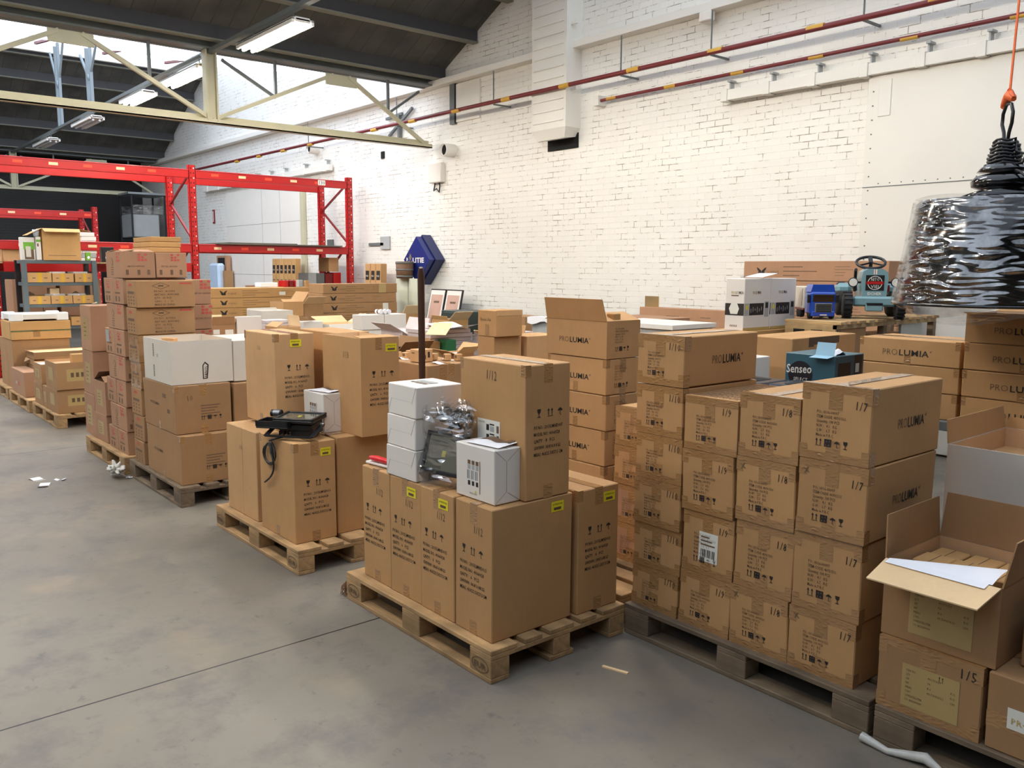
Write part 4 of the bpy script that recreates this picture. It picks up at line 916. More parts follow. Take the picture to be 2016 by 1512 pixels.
for mk, x, w_, zs, code, kg in cols:
    n = len(zs)-1
    for i in range(n):
        j = random.Random(i*7+len(mk)).uniform(-.006, .006); h = zs[i+1]-zs[i]-.002
        lbl = 'taped carton marked %s, %s of its column of %s' % (mk, 'top' if i == n-1 else ('bottom' if i == 0 else ORD[i]+' from the bottom'), ('four', 'five')[n-4])
        if mk == '1/10' and i == n-1: lbl = 'taped carton marked 1/10 just under the jutting top one'
        pr = q_end(0, code, kg[0], kg[1], mk, .7 if mk != '1/7' else .76, faded=i == 0, cross=(mk in ('1/8', '1/7') and i % 2 == 0))
        if mk == '1/9' and i == n-1:
            root = open_carton('open carton marked 1/9 full of cardboard dividers, top of its column', G9, x+j, 2.905, zs[i], w_, .55, h, [('F', -89, .02), ('R', -88, .02)], KRAFT, prints=pr)
            b = MB()
            for k in range(17): y = -.262+.032*k; b.box(-w_/2+.01, y, h*.3, w_/2-.01, y+.004, h-.006, KRAFTIN)
            for k in range(8): xx = -w_/2+.014+.034*k; b.box(xx, -.265, h*.3, xx+.004, .265, h-.006, KRAFTIN)
            b.build('divider_grid', root)
            t2 = MB(); F = faces(t2, w_, .55, h)['F']; F.rect(0, h-.03, w_, h, TAPE, .001); F.rect(w_/2-.03, h-.09, w_/2+.02, h-.03, TAPE, .001); F.rect(0, 0, w_, .03, TAPE, .001); F.rect(w_/2-.03, .03, w_/2+.03, .07, TAPE, .001); t2.build('packing_tape', root)
        else:
            carton(lbl, G9, x+j, 2.905+(.004 if i % 2 else 0), zs[i], w_, .55, h, KRAFT, pr, 'heavy', [('shipping_label', 'F', .09, .06, .1, .13, 'white bars')] if (mk == '1/9' and i == 1) else None, amt=.006)
carton('long taped carton marked 1/10 lying on top of the leftmost taped column', G9, -2.309, 2.9, 1.19, .272, .53, .222, KRAFT, q_end(0, '40931501', '4.5', '6.7', '1/10', .66), 'heavy', amt=.005)
# short stack between pallets
GS = 'taped cartons behind the nearest pallet'
for i in range(4):
    carton('taped carton in the short stack left of the worn pallet, %s' % ('bottom', 'second up', 'third up', 'top')[i], GS, -2.815+.004*i, 3.3, .144+.209*i, .275, .36, .207, KRAFTP if i < 2 else KRAFT, q_end(0, '40931501', '2.1', '4.2', '', .6, faded=1), 'heavy')
# tall column with wordmark
def wm(fc, w, d, h):
    fc['F'].logo(w*.22, h*.38, .045, .25); Rr = fc['R']
    for i, t_ in enumerate(('PO.: IO16-00086', 'ITEM CODE: 40931504', 'Quantity: 100 PCS', 'N.W :  4.6  KG', 'G.W :  6.7  KG', 'Made in P.R.C')): Rr.text(t_, d*.25, h*.78-.0155*i, .0145, INKL, width=(.07, .105, .08, .065, .065, .065)[i])
    Rr.up(d*.25, h*.2, .026); Rr.code(d*.25+.033, h*.2, .028); Rr.umbrella(d*.25+.066, h*.2, .026); Rr.glass(d*.25+.096, h*.2, .026)
GW = 'cartons with the big wordmark in a tall column'
for i in range(5):
    carton('wordmark carton in the tall column beside the broom side, %s' % ('bottom', 'second up', 'third up', 'fourth up', 'just under the open one')[i], GW, -3.345+(.0, .004, -.003, .003, 0)[i], 3.5, .144+.2085*i, .5, .277, .2065, KRAFT, wm, 'corner')
open_carton('opened wordmark carton on top of the tall column, lid flap raised', GW, -3.345, 3.5, 1.1875, .505, .28, .213, [('F', 14, .13), ('L', 100, .03), ('R', -70, .13)], KRAFT, prints=wm, fill=.93, fillm=KRAFTIN)
carton('small brown box peeping out of the opened wordmark carton', None, -3.36, 3.57, 1.386, .06, .06, .06, KRAFTY)
# right hand stacks of flat wordmark cartons
def wl(fc, w, d, h): fc['F'].logo(w*.24, h*.34, .05, .28)
t = thing('steel_table', 'low dark steel table under the flat wordmark cartons', 'table', (-2.0, 5.3, 0))
b = MB(); b.box(-.68, -.34, .79, .8, .34, .845, STEELG, .004); b.build('tabletop', t)
for x in (-.64, .76):
    for y in (-.3, .3): b = MB(); b.box(x-.025, y-.025, 0, x+.025, y+.025, .79, STEELG); b.build('leg', t)
GR = 'flat cartons with the big wordmark at the right'
for i in range(3): carton('flat wordmark carton of the left stack at the right, %s' % ('bottom', 'middle', 'top')[i], GR, -2.037, 5.0, .846+.1505*i, .6, .4, .149, KRAFT, wl if i == 2 else None, 'corner')
for i in range(4):
    if i < 3: carton('flat wordmark carton of the taller stack at the right edge, %s' % ('bottom', 'second up', 'third up')[i], GR, -1.4, 4.98, .846+.1525*i, .615, .4, .151, KRAFT, wl, 'corner')
    else: open_carton('flat open wordmark carton topping the stack at the right edge', GR, -1.4, 4.98, .846+.1525*i, .615, .4, .16, [('F', 84, .07), ('B', 75, .1)], KRAFT, prints=wl, fill=.8, fillm=mat('blue_film', (84, 128, 190), .2, var=.25, scale=14))
# lower right corner
def lbl5(hand):
    def f(fc, w, d, h):
        F = fc['F']; F.rect(w*.25, h*.12, w*.8, h*.72, YELB, .0013)
        for i, t_ in enumerate(('ITEM NO.', 'QTY', 'GW', 'NW', 'MEAS.', 'C/NO.', 'COM/DATE/LOTNR', 'S.V. 4420000000')): F.text(t_, w*.29, h*.62-.0155*i, .012, INKL, off=.0019, width=(.035, .015, .012, .012, .025, .022, .06, .06)[i])
        for i in range(4): F.text(('40171021', '96', '8.6', '43.5X43X22')[i], w*.5, h*.6-.018*i, .011, INKL, off=.0019); F.text(('', 'KG', 'KG', 'CM')[i], w*.72, h*.58-.018*i, .011, INKL, off=.0019)
        if hand: F.text(hand, w*.78, h*.78, .05, INK, sx=.8); F.up(w*.6, h*.62, .02)
    return f
carton('taped carton marked 1/5 at the lower right corner', 'cartons on the lower right pallet', -1.022, 2.885, .144, .358, .36, .262, KRAFTD, lbl5('1/5'), 'heavy', amt=.006)
carton('taped carton with a white label cut off by the right edge', 'cartons on the lower right pallet', -.64, 2.885, .144, .372, .4, .262, KRAFTD, lambda fc, w, d, h: (fc['F'].rect(w*.17, h*.35, w*.5, h*.62, LABEL), fc['F'].text('PROLUMIA', w*.2, h*.42, .03, GOLD, off=.0019), fc['F'].rect(0, h*.3, w, h*.5, TAPE, .0003)), 'long')
r5 = open_carton('open carton with spread flaps on top of the 1/5 carton', 'cartons on the lower right pallet', -1.0, 2.9, .408, .385, .43, .275, [('F', 102, .16, CREAM), ('L', 3, .155), ('B', 6, .17), ('R', 10, .16)], KRAFTD, prints=lbl5(''), fill=.15)
for i in range(2):
    for k in range(3):
        carton('small brown inner box in the open lower right carton, %s of the %s row' % (('left one', 'middle one', 'right one')[k], ('front', 'back')[i]), 'small inner boxes in the open carton', -1.255+.118*k, 3.06+.128*i, .5, .112, .122, .155-.01*i, KRAFTY)
b = MB(); b.grid(lambda u, v: (-.17+.34*u, -.03+.15*v*u, -.002+.02*math.sin(v*2.2)*u), 10, 8, WHITEW); b.grid(lambda u, v: (-.17+.33*u, -.03-.038*v, -.002-.006*v), 10, 2, WHITEW); tag(b.build('paper_sheet', None, (-1.2, 2.93, .69)), 'white sheet of packing paper over the front of the open carton', 'paper')
carton('brown carton with its side flap hanging, at the right edge', None, -.6, 3.0, .408, .36, .4, .2, KRAFTD, name='cardboard_box')
# white sided box behind it
wbx = open_carton('big box with plain white front and brown inside at the right edge', None, -.7, 3.62, .55, .8, .6, .435, [('L', 8, .1), ('B', 2, .05)], OFFW, KRAFTIN, fill=.8, fillm=KRAFTL, flapm=KRAFT)
carton('closed plain carton carrying the big white fronted box', None, -.72, 3.6, .144, .76, .6, .405, KRAFTD)
Q8 = pallet('pallet under the big white fronted box', -.175, 3.68, WOODO, None)
b = MB(); b.grid(lambda u, v: (.16*(u-.5), .1*(v-.5), .03*math.sin(u*3.1)+.002), 8, 3, WHITEW); tag(b.build('curled_label_strip', None, (-1.3, 3.75, .9)), 'curled strip of white label paper in the white fronted box', 'paper')
for i in range(2): carton('pale flat box lying inside the white fronted box, %s' % ('front', 'back')[i], 'pale boxes in the white fronted box', -.8, 3.68+.26*i, .9, .36, .25, .06, KRAFTL)
# film scraps under the right pallet
b = MB(); b.tube([(-.0, -.02, .02), (.1, -.03, .012), (.22, .0, .03), (.3, -.02, .01), (.42, .04, .02)], [.018, .012, .02, .01, .016], mat('plastic_rag', (196, 194, 186), .35, var=.1, scale=30), 8); tag(b.build('plastic_strip', None, (-1.4, 2.86, 0)), 'twisted white plastic strip along the lower right pallet block', 'plastic')
# ================================================================ MIDDLE OF THE HALL
def table(label, X, Y, w, d, h, m=None, top=.03, name='work_table'):
    m = m or WOODO; t = thing(name, label, 'table', (X-w/2, Y+d/2, 0))
    b = MB(); b.box(-w/2, -d/2, h-top, w/2, d/2, h, m, .003); b.build('tabletop', t)
    for sx in (-1, 1):
        for sy in (-1, 1): b = MB(); b.box(sx*(w/2-.05)-.025, sy*(d/2-.05)-.025, 0, sx*(w/2-.05)+.025, sy*(d/2-.05)+.025, h-top, STEELG); b.build('leg', t)
    return t
# brown box with small cartons on it, behind the second pallet
carton('wide brown carton carrying rows of tiny boxes behind the broomstick', None, -4.704, 3.2, .144, .62, .4, .905, KRAFTD, lambda fc, w, d, h: (fc['R'].rect(.1, h-.12, .16, h, TAPE), fc['R'].rect(.18, h-.16, .3, h-.14, INKG)), 'long')
pallet('pallet under the wide brown carton with tiny boxes', -4.2, 3.15, WOODO, None)
rr = random.Random(5); GTN = 'tiny brown boxes on the wide carton'
k = 0
tiny = [(-5.28, 3.25), (-5.2, 3.28), (-5.12, 3.3), (-5.22, 3.4), (-5.02, 3.38), (-4.94, 3.42), (-4.86, 3.46), (-4.8, 3.52), (-5.1, 3.46)]
for (x, y) in tiny:
    carton('tiny printed brown box in the clutter on the wide carton', GTN, x, y, 1.05, .045, .045, .05, KRAFTL, lambda fc, w, d, h: fc['F'].rect(.01, .02, .035, .04, INKG), rot=rr.uniform(-.3, .3), name='tiny_box')
carton('larger small box with printed side among the tiny boxes', None, -4.872, 3.25, 1.05, .1, .13, .09, KRAFTL, lambda fc, w, d, h: (fc['R'].rect(.02, .02, .035, .07, INK), fc['R'].rect(.05, .02, .06, .05, INK), fc['R'].rect(.08, .03, .1, .07, INK), fc['F'].rect(.02, .06, .05, .068, INKG)), rot=.15)
for i, (x, y, r_) in enumerate(((-4.9, 3.5, .4), (-5.15, 3.3, -.2), (-4.76, 3.32, .2))):
    b = MB(); b.grid(lambda u, v: (.1*(u-.5), .05*(v-.5), .006+.006*math.sin(5*u)), 4, 2, WHITEW); tag(b.build('paper_strip', None, (x, y, 1.05), r_), 'white paper strip between the tiny boxes', 'paper', 'paper strips between the tiny boxes')
# broomstick
t = thing('broom', 'dark wooden broomstick leaning against the pallets, handle up', 'broom', (-4.34, 2.9, 0))
b = MB(); b.tube([(.0, -.02, .12), (.2, -.12, .9), (.435, -.28, 1.66), (.45, -.29, 1.7)], [.016, .019, .02, .012], mat('dark_stick', (74, 50, 38), .55, var=.12, scale=12), 12); b.build('handle', t)
b = MB(); b.box(-.15, -.03, .08, .15, .03, .12, WOODO, .01); b.build('head', t)
b = MB()
for i in range(60): b.tube([(-.14+.0048*i, rr.uniform(-.02, .02), .09), (-.14+.0048*i+rr.uniform(-.01, .01), rr.uniform(-.03, .03), 0)], .003, mat('bristle', (120, 84, 52), .9, var=.2), 3, cap=False)
o = b.build('bristles', t); o['kind'] = 'stuff'
b = MB()
for i in range(50):
    a = rr.uniform(0, 6.28); b.tube([(0, 0, .09), (.04*math.cos(a), .05*math.sin(a), .045), (rr.uniform(-.05, .03), rr.uniform(-.05, .05), .003)], .002, MATS['bristle'], 3, cap=False)
tag(b.build('brush_tuft', None, (-3.83, 2.11, 0)), 'small brown tuft of bristles at the left corner of the nearest pallet', 'brush')
# handwritten carton column
carton('carton with handwriting on it, upper one of two behind the nearest load', None, -4.838, 3.9, 1.196, .22, .25, .195, KRAFT, lambda fc, w, d, h: (fc['F'].text('Eyecat Aaa', .03, .115, .035, INKL, sx=.8, shear=.2), fc['F'].rect(.09, 0, .125, .09, TAPE), fc['F'].rect(.12, 0, .135, .09, TAPE), fc['R'].rect(0, h-.04, d, h, KRAFTL, .0007)))
carton('plain carton under the handwritten one', None, -4.868, 3.9, .846, .2, .27, .349, KRAFT)
carton('wide plain carton right of the handwritten column', None, -4.84, 4.2, .846, .26, .34, .345, KRAFTL)
table('table behind the nearest load carrying the handwritten carton', -4.4, 3.86, .8, .75, .845)
# paper and cartons tables
table('long table in the middle of the hall covered with opened cartons', -5.25, 4.25, 3.08, 1.3, .8)
table('table covered with white cartons in the middle of the hall', -8.35, 4.3, 1.9, 1.5, .8)
table('table at the back with the stacked long cartons', -10.3, 4.2, 1.6, 1.55, .8)
# long brown box and open small boxes
carton('long low brown carton lying behind the tiny boxes', None, -6.66, 4.3, .801, .11, .38, .2, KRAFTY); 
carton('flat carton with a green lid behind the long low one', None, -6.6, 4.7, .801, .2, .13, .215, mat('green_card', (40, 110, 66), .6, var=.05))
open_carton('small open carton full of white paper near the handwritten column', None, -6.0, 4.38, .801, .25, .2, .15, [('R', 55, .12, CREAM), ('F', 70, .1), ('B', 40, .1)], KRAFTL, fill=.9, fillm=WHITEW)
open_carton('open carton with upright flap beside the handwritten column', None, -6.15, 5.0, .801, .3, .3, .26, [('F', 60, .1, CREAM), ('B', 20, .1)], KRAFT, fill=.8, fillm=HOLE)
# layered stacks of flattened white cartons
def stack(label, X, Y, z, w, d, n, th, m, rot=0):
    t = thing('paper_stack', label, 'stack of sheets', (X-w/2, Y+d/2, z), rot, None)
    for i in range(n):
        dx, dy = rr.uniform(-.012, .012), rr.uniform(-.012, .012); b = MB(); b.box(-w/2+dx, -d/2+dy, i*th, w/2+dx, d/2+dy, (i+.92)*th, m); b.build('folded_carton', t)
    return t
stack('stack of flattened pinkish white cartons right of the broomstick', -6.72, 4.6, .801, .4, .5, 8, .038, PINKW)
b = MB(); b.grid(lambda u, v: (.5*(u-.5), .42*(v-.5), .02*math.sin(6*u+2*v)+.03), 10, 8, WHITEW); tag(b.build('paper_sheet', None, (-6.8, 4.9, 1.105)), 'loose white sheets on top of the flattened cartons', 'paper')
b = MB(); b.grid(lambda u, v: (.2*(u-.5)+.0, .22*(v-.5), .02-.1*v*0-.1*(1-v)+.0), 3, 3, CREAM); tag(b.build('cardboard_flap', None, (-6.58, 4.62, 1.16), .6), 'cream cardboard flap hanging over the flattened cartons', 'cardboard')
stack('second stack of flattened pinkish cartons nearer the wall', -6.3, 5.15, .801, .45, .38, 7, .04, PINKW, .2)
open_carton('white carton with spread pinkish flaps left of the broomstick', None, -7.2, 4.6, .801, .4, .3, .27, [('F', 60, .15), ('R', 110, .16), ('B', 20, .12)], PINKW, PINKW, fill=.95, fillm=WHITEW)
# white boxes 2 x 2 plus
GWB = 'white cartons stacked two by two on the table'
for i in range(2):
    for j in range(2):
        carton('white carton of the block behind the 1/13 cartons, %s %s' % (('lower', 'upper')[j], ('near', 'far')[i]), GWB, -8.655-.01*(1-j), 4.99+.305*i, .801+.175*j, .23 if j else .3, .3, .174, WHITE, name='white_box')
t = thing('wrapping_rolls', 'three small rolls of printed white wrapping on the white cartons', 'rolls', (-8.72, 5.25, 1.151))
for i in range(3): b = MB(); b.tube([(-.05, .055*i, .03), (.06, .055*i, .03)], .026, WHITEW, 10); b.tube([(-.01, .055*i, .03), (.02, .055*i, .03)], .0268, INKG, 10); b.build('roll', t)
open_carton('white carton with cream flaps thrown open left of the white block', None, -9.3, 4.9, .801, .35, .45, .21, [('L', 60, .15, CREAM), ('B', 60, .2, CREAM), ('R', 165, .1)], WHITE, CREAM, fill=.85, fillm=CREAM)
carton('white and blue edged box in front of the cream flapped carton', None, -9.36, 4.6, .801, .2, .26, .25, WHITE, lambda fc, w, d, h: (fc['R'].rect(0, h*.6, d, h*.64, mat('blue_line', (90, 110, 150), .5, var=0)), fc['R'].rect(d*.4, 0, d*.41, h*.6, MATS['blue_line'])), name='white_box')
b = MB(); b.grid(lambda u, v: (.3*(u-.5), .1*v, .015*math.sin(3*u)+.06*u), 5, 2, KRAFTIN); tag(b.build('cardboard_flap', None, (-9.4, 4.62, 1.06), -.9), 'thin brown flap lying across the blue edged white box', 'cardboard')
open_carton('brown carton with raised cream flap among the white cartons', None, -8.784, 4.0, .801, .3, .28, .24, [('B', -5, .12, CREAM), ('F', -60, .1)], KRAFTL, fill=.8, fillm=WHITEW)
stack('stack of pinkish flattened cartons at the far end of the table', -9.75, 4.3, .801, .25, .3, 7, .037, PINKW)
open_carton('big white carton with a curved torn side wall', None, -10.3, 4.5, .801, .48, .42, .34, [('L', 0, .02)], OFFW, WHITE, fill=.4, fillm=WHITEW)
b = MB(); b.box(-.03, -.14, 0, .03, .14, .36, WHITE, .003); tag(b.build('foam_board', None, (-9.35, 3.72, .0), .0), 'white foam board standing beside the small open carton', 'board')
bpy.data.objects['foam_board'].location = (-9.02, 3.78, .801)
open_carton('brown open carton with two white stickers beside the pinkish stack', None, -9.0, 3.36, .96, .3, .26, .12, [('R', 12, .09), ('L', 30, .1, CREAM), ('B', 20, .08)], KRAFTD, fill=.9, fillm=LABELG, prints=lambda fc, w, d, h: (fc['R'].rect(.02, .02, .09, .07, LABEL), fc['R'].rect(.15, .015, .24, .065, LABEL)))
carton('wide brown carton below the small open one with stickers', None, -8.75, 3.3, .144, .6, .62, .815, KRAFTP)
pallet('pallet in the second row behind the weathered pallet', -8.1, 3.2, WOODO, None)
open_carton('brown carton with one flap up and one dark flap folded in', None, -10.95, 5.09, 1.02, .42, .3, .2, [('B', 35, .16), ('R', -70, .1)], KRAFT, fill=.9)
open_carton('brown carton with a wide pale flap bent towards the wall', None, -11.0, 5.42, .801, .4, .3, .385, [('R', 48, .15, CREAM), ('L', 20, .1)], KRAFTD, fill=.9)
carton('low brown carton under the flapped ones', None, -10.9, 5.08, .801, .5, .32, .218, KRAFTD)
b = MB(); b.grid(lambda u, v: (.16*(u-.5), .22*(v-.5), .1*math.exp(-((u-.5)**2+(v-.4)**2)*7)*(1+.25*math.sin(14*u)*math.cos(11*v))), 12, 12, WHITEW); tag(b.build('crumpled_paper', None, (-9.9, 5.75, .99)), 'crumpled printed paper in front of the long cartons', 'paper')
carton('plain carton under the crumpled paper', None, -9.75, 5.6, .801, .35, .35, .19, KRAFTD)
# big dark open box right of the 1/13 cartons
open_carton('dark empty carton with wide brown flaps behind the 1/13 cartons', None, -5.75, 3.62, .56, .48, .3, .47, [('R', 50, .14), ('F', 65, .12), ('B', 20, .1)], KRAFTD, HOLE)  # liner is near-black: the shade inside is put into its colour
carton('carton under the dark empty one', None, -5.76, 3.4, .144, .5, .42, .415, KRAFTD)
pallet('pallet under the dark empty carton behind the second pallet', -5.55, 3.04, WOODO, None)
# long furniture cartons
def vz(fc, w, d, h):
    Rr = fc['R'] if d > w else fc['F']; L = max(w, d); k = .07
    u = L*.115; v = h*.38
    for sx in (-1, 1):
        Rr.poly([(0, .3), (.35*sx, .35), (.75*sx, .72), (.95*sx, 1.2), (.5*sx, 1.0), (.06*sx, .62)][::sx], u+.035, v-.015, k*.85, INK); Rr.poly([(.0, .0), (.4*sx, .02), (.6*sx, .2), (.62*sx, .5), (.3*sx, .45), (0, .4)][::sx], u+.035, v-.015, k*.85, INK)
    Rr.text('VOEDEZ', u+.1, v-.005, .036, INKL, width=.13)
    for i in range(3): Rr.rect(L*.3, h*(.68-.22*i), L*(.3+(.14, .24, .12)[i]), h*(.72-.22*i), INKL)
    for i in range(4): Rr.rect(L*.66, h*(.7-.14*i), L*(.66+(.1, .12, .07, .06)[i]), h*(.725-.14*i), INKG)
for i in range(4):
    carton('long furniture carton of the right pile near the wall, %s' % ('bottom', 'second up', 'third up', 'top')[i], 'long furniture cartons piled across the hall', -11.5, 5.97+.01*(i % 2), .873+.1445*i, .45, 1.28, .143, KRAFTD, vz, stick=[('paper_label', 'R', 1.02, .03, .1, .1, 'white')] if i == 1 else ([('paper_label', 'R', .95, .0, .13, .14, 'buff')] if i == 3 else None))
for i in range(3):
    carton('long furniture carton of the left pile behind the open cartons, %s' % ('bottom', 'middle', 'top')[i], 'long furniture cartons piled across the hall', -12.3, 4.56, .952+.1445*i, .45, 1.72, .143, KRAFTY, vz, stick=[('paper_label', 'R', 1.1, .03, .1, .05, 'white')] if i == 2 else None)
table('low dark bench under the left pile of long cartons', -12.25, 4.4, .6, 1.95, .95, STEELG, name='bench')
table('low dark bench under the right pile of long cartons', -11.45, 5.85, .6, 1.5, .872, STEELG, name='bench')
for i, (x, y, z, w, d, h, m, lb) in enumerate(((-11.62, 5.83, 1.31, .1, .07, .13, LABELG, 'small whitish box upright between the two long piles'), (-11.6, 5.9, 1.31, .08, .06, .12, KRAFTY, 'small buff box beside the end of the right long pile'))):
    carton(lb, None, -12.33, 6.0+.12*i, 1.387, w, d, h-.02, m)
carton('white box lying on the left pile of long cartons', None, -12.5, 5.45, 1.387, .2, .28, .07, WHITEW, name='white_box')
for i in range(3): carton('red spined file box on the left long pile, %s' % ('first', 'second', 'third')[i], 'red spined file boxes', -12.5, 5.84+.09*i, 1.387, .22, .07, .1, RED if i != 1 else REDD, name='file_box')
# ================================================================ ALONG THE BRICK WALL
def lean(fc, w, d, h):
    fc['F'].rect(w*.15, h*.84, w*.85, h*.93, INK); fc['F'].text('MAX', w*.2, h*.87, .045, LABEL, width=w*.5, off=.0019); fc['F'].rect(w*.2, h*.76, w*.8, h*.775, INKG)
def leaning(n, X, z, w, h, m, label, group, Y=7.72, tilt=.09, step=None):
    for i in range(n):
        o = carton(label % (ORD[i] if n > 1 else ''), group, X+(step or w)*i, Y, z, w*.97, .12, h, m, lean, rot=0)
        o.rotation_euler = (-tilt, 0, 0)
leaning(6, -16.75, .0, .17, 1.86, KRAFTY, 'tall slim carton leaning on the white wall panel, %s from the left', 'slim cartons leaning on the wall', step=.18, Y=7.6, tilt=.03)
leaning(3, -12.98, .0, .17, 1.76, KRAFT, 'slim carton leaning by the rack post, %s from the left', 'slim cartons leaning by the rack post', step=.18, Y=7.6, tilt=.03)
carton('short brown carton on the wall side below the slim cartons', None, -17.7, 7.5, 0, .3, .3, 1.3, KRAFTP)
t = thing('wrapped_roll', 'pale blue wrapped roll leaning at the far wall with a brown frame behind', 'roll', (-20.05, 7.6, 0))
b = MB(); b.box(-.3, 0, 0, .28, .18, 1.77, mat('pale_blue_wrap', (196, 214, 232), .4, var=.06), .05); b.build('roll', t)
b = MB(); b.box(-.3, .2, 1.3, .3, .3, 1.95, KRAFTP); b.box(-.2, .19, 1.5, .2, .2, 1.9, HOLE); b.box(.31, .1, 0, .42, .3, 1.6, KRAFTD); b.build('frame', t)
for i, (y, z, w, h, m) in enumerate(((6.98, 1.2, .3, .4, LABELG), (7.14, 1.2, .16, .4, STEELG), (7.31, 1.2, .15, .39, REDD), (7.47, 1.2, .15, .41, RED), (7.38, 1.615, .2, .26, KRAFTL))):
    carton('%s box on the low cabinet under the rack beam, at the wall' % ('light grey', 'dark fronted grey', 'dark red', 'bright red', 'small pale brown')[i], 'boxes on the low cabinet under the rack beam', -13.95, y, z, .4, (.155, .155, .15, .15, .2)[i], h-.01, m)
table('low grey cabinet bench standing inside the end of the red rack', -13.9, 6.9, .6, .74, 1.199, STEELG, name='low_bench')
# pale cylinders, basket, sign, posters
t = thing('panel_screen', 'pair of pale greenish curved panels standing behind the long cartons', 'screen', (-11.7, 7.6, 0))
for i in range(2):
    b = MB(); x0 = -.36+.365*i
    b.grid(lambda u, v, x0=x0: (x0+.35*u, -.06*math.sin(math.pi*u), 1.52*v), 10, 1, mat('pale_green_panel', (206, 208, 186), .5, var=.02)); b.grid(lambda u, v, x0=x0: (x0+.35*u, .02-.06*math.sin(math.pi*u), 1.52*v), 10, 1, MATS['pale_green_panel']); b.grid(lambda u, v, x0=x0: (x0+.35*u, .02*v-.06*math.sin(math.pi*u), 1.52), 10, 1, MATS['pale_green_panel']); b.build('panel', t)
t = thing('wooden_bucket', 'small wooden stave bucket standing on the pale panels', 'bucket', (-11.72, 7.55, 1.522))
b = MB(); b.lathe([(0, 0), (.13, 0), (.145, .27), (.13, .27), (.12, .02)], mat('bucket_wood', (112, 82, 60), .7, var=.15, scale=16), 24); b.build('staves', t)
for z in (.02, .125, .235): b = MB(); b.lathe([(.134+.012*z/.25, z), (.137+.012*z/.25, z), (.139+.012*z/.25, z+.025), (.135+.012*z/.25, z+.025)], STEELG, 24); b.build('hoop', t)
# police sign: two stacked diamonds
BLUE = mat('sign_blue', (28, 42, 112), .35, var=.03); BLUED = mat('sign_blue_edge', (24, 34, 84), .4, var=.03)
t = thing('diamond_sign', 'dark blue diamond shaped sign with white letters on the brick wall', 'sign', (-11.62, YW-.05, 1.82))
def dpr(r1, y0, y1, m):
    b = MB(); b.prism([(-r1*1.0, 0), (0, -r1), (r1, 0), (0, r1)], y0, y1, m); return b
dpr(.4, -.13, .04, BLUED).build('back_panel', t); b = dpr(.37, -.24, -.14, BLUE)
b.build('front_panel', t)
b = MB(); F = Face(b, (-.42, -.24, -.42), (1, 0, 0), (0, 0, 1), .84, .84)
F.text('P', .13, .375, .11, WHITE, bold=.03, off=.002, width=.05); F.text('LITIE', .31, .375, .11, WHITE, width=.33, bold=.03, off=.002)
n = 14; F.poly([(.5+.5*math.cos(math.pi+math.pi*i/n), .5+.7*math.sin(math.pi+math.pi*i/n)) for i in range(n+1)]+[(.5+.3*math.cos(-math.pi*i/n), .5+.45*math.sin(-math.pi*i/n)) for i in range(n+1)], .2, .36, .085, WHITE, .002)
F.poly([(.3, 0), (.75, .1), (.9, .6), (.7, .55), (.72, 1), (.5, .75), (.35, 1.2), (.3, .6), (.1, .5)], .19, .41, .11, mat('flame', (120, 110, 90), .5, var=.1), .002); b.build('lettering', t)
b = MB(); b.box(-.2, -.15, -.05, .2, -.12, .05, BLUED); b.box(-.05, -.02, -.05, .05, .05, .05, STEELG); b.build('mounting', t)
# posters, generic
for i, (x, lb) in enumerate(((-11.03, 'framed pinkish poster leaning at the wall, nearer the sign'), (-10.6, 'framed pinkish poster leaning at the wall, right of the other one'))):
    t = thing('framed_poster', lb, 'poster', (x, 7.72, .35)); b = MB(); b.box(-.2, 0, 0, .2, .03, 1.06, BLACK, .003); b.build('frame', t)
    b = MB(); b.box(-.185, -.003, .02, .185, .0, 1.04, WHITE); b.box(-.15, -.006, .1, .15, -.003, .97, mat('poster_pink', (196, 158, 140), .6, var=.06)); b.box(-.06, -.008, .84, .08, -.006, .87, INKG)
    for k, xx in enumerate((-.04, .03) if i == 0 else (.0,)): b.lathe([(0, 0), (.02, .02), (.026, .16), (.012, .24), (.018, .3), (0, .33)], INKG, 8, Matrix.Translation((xx, -.006, .3)) @ Matrix.Scale(.12, 4, (0, 1, 0)))
    b.build('print', t); t.rotation_euler = (-.22, 0, 0)
    t.location = (x, 7.5, .33)
table('low bench at the wall carrying the posters', -10.3, 7.3, 1.1, .6, .33, STEELG, name='wall_bench')
t = thing('green_cabinet', 'dark green cabinet with open drawers left of the brown curved carton', 'cabinet', (-9.1, 6.8, 0))
b = MB(); b.box(-.33, -.15, 0, .3, .3, 1.13, mat('dark_green', (44, 56, 52), .5, var=.08), .005); b.build('body', t)
b = MB(); b.box(.02, -.17, .98, .26, -.15, 1.11, MATS['dark_green'], .003); b.box(-.25, -.17, .98, 0, -.15, 1.11, MATS['dark_green'], .003); b.build('drawer_front', t)
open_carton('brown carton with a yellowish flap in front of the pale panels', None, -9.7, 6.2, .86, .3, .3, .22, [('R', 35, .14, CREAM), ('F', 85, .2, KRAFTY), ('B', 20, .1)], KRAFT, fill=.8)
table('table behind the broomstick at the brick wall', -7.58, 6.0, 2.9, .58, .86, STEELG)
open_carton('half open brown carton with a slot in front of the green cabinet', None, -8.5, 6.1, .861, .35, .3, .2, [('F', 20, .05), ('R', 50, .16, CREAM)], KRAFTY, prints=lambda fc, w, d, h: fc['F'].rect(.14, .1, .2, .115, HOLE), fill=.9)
carton('curved topped brown carton with white papers near the wall', None, -8.0, 6.9, .0, .55, .35, 1.1, KRAFTD, lambda fc, w, d, h: (fc['F'].rect(.05, .85, .2, 1.0, LABEL), fc['F'].rect(.3, .82, .42, .95, LABEL)))
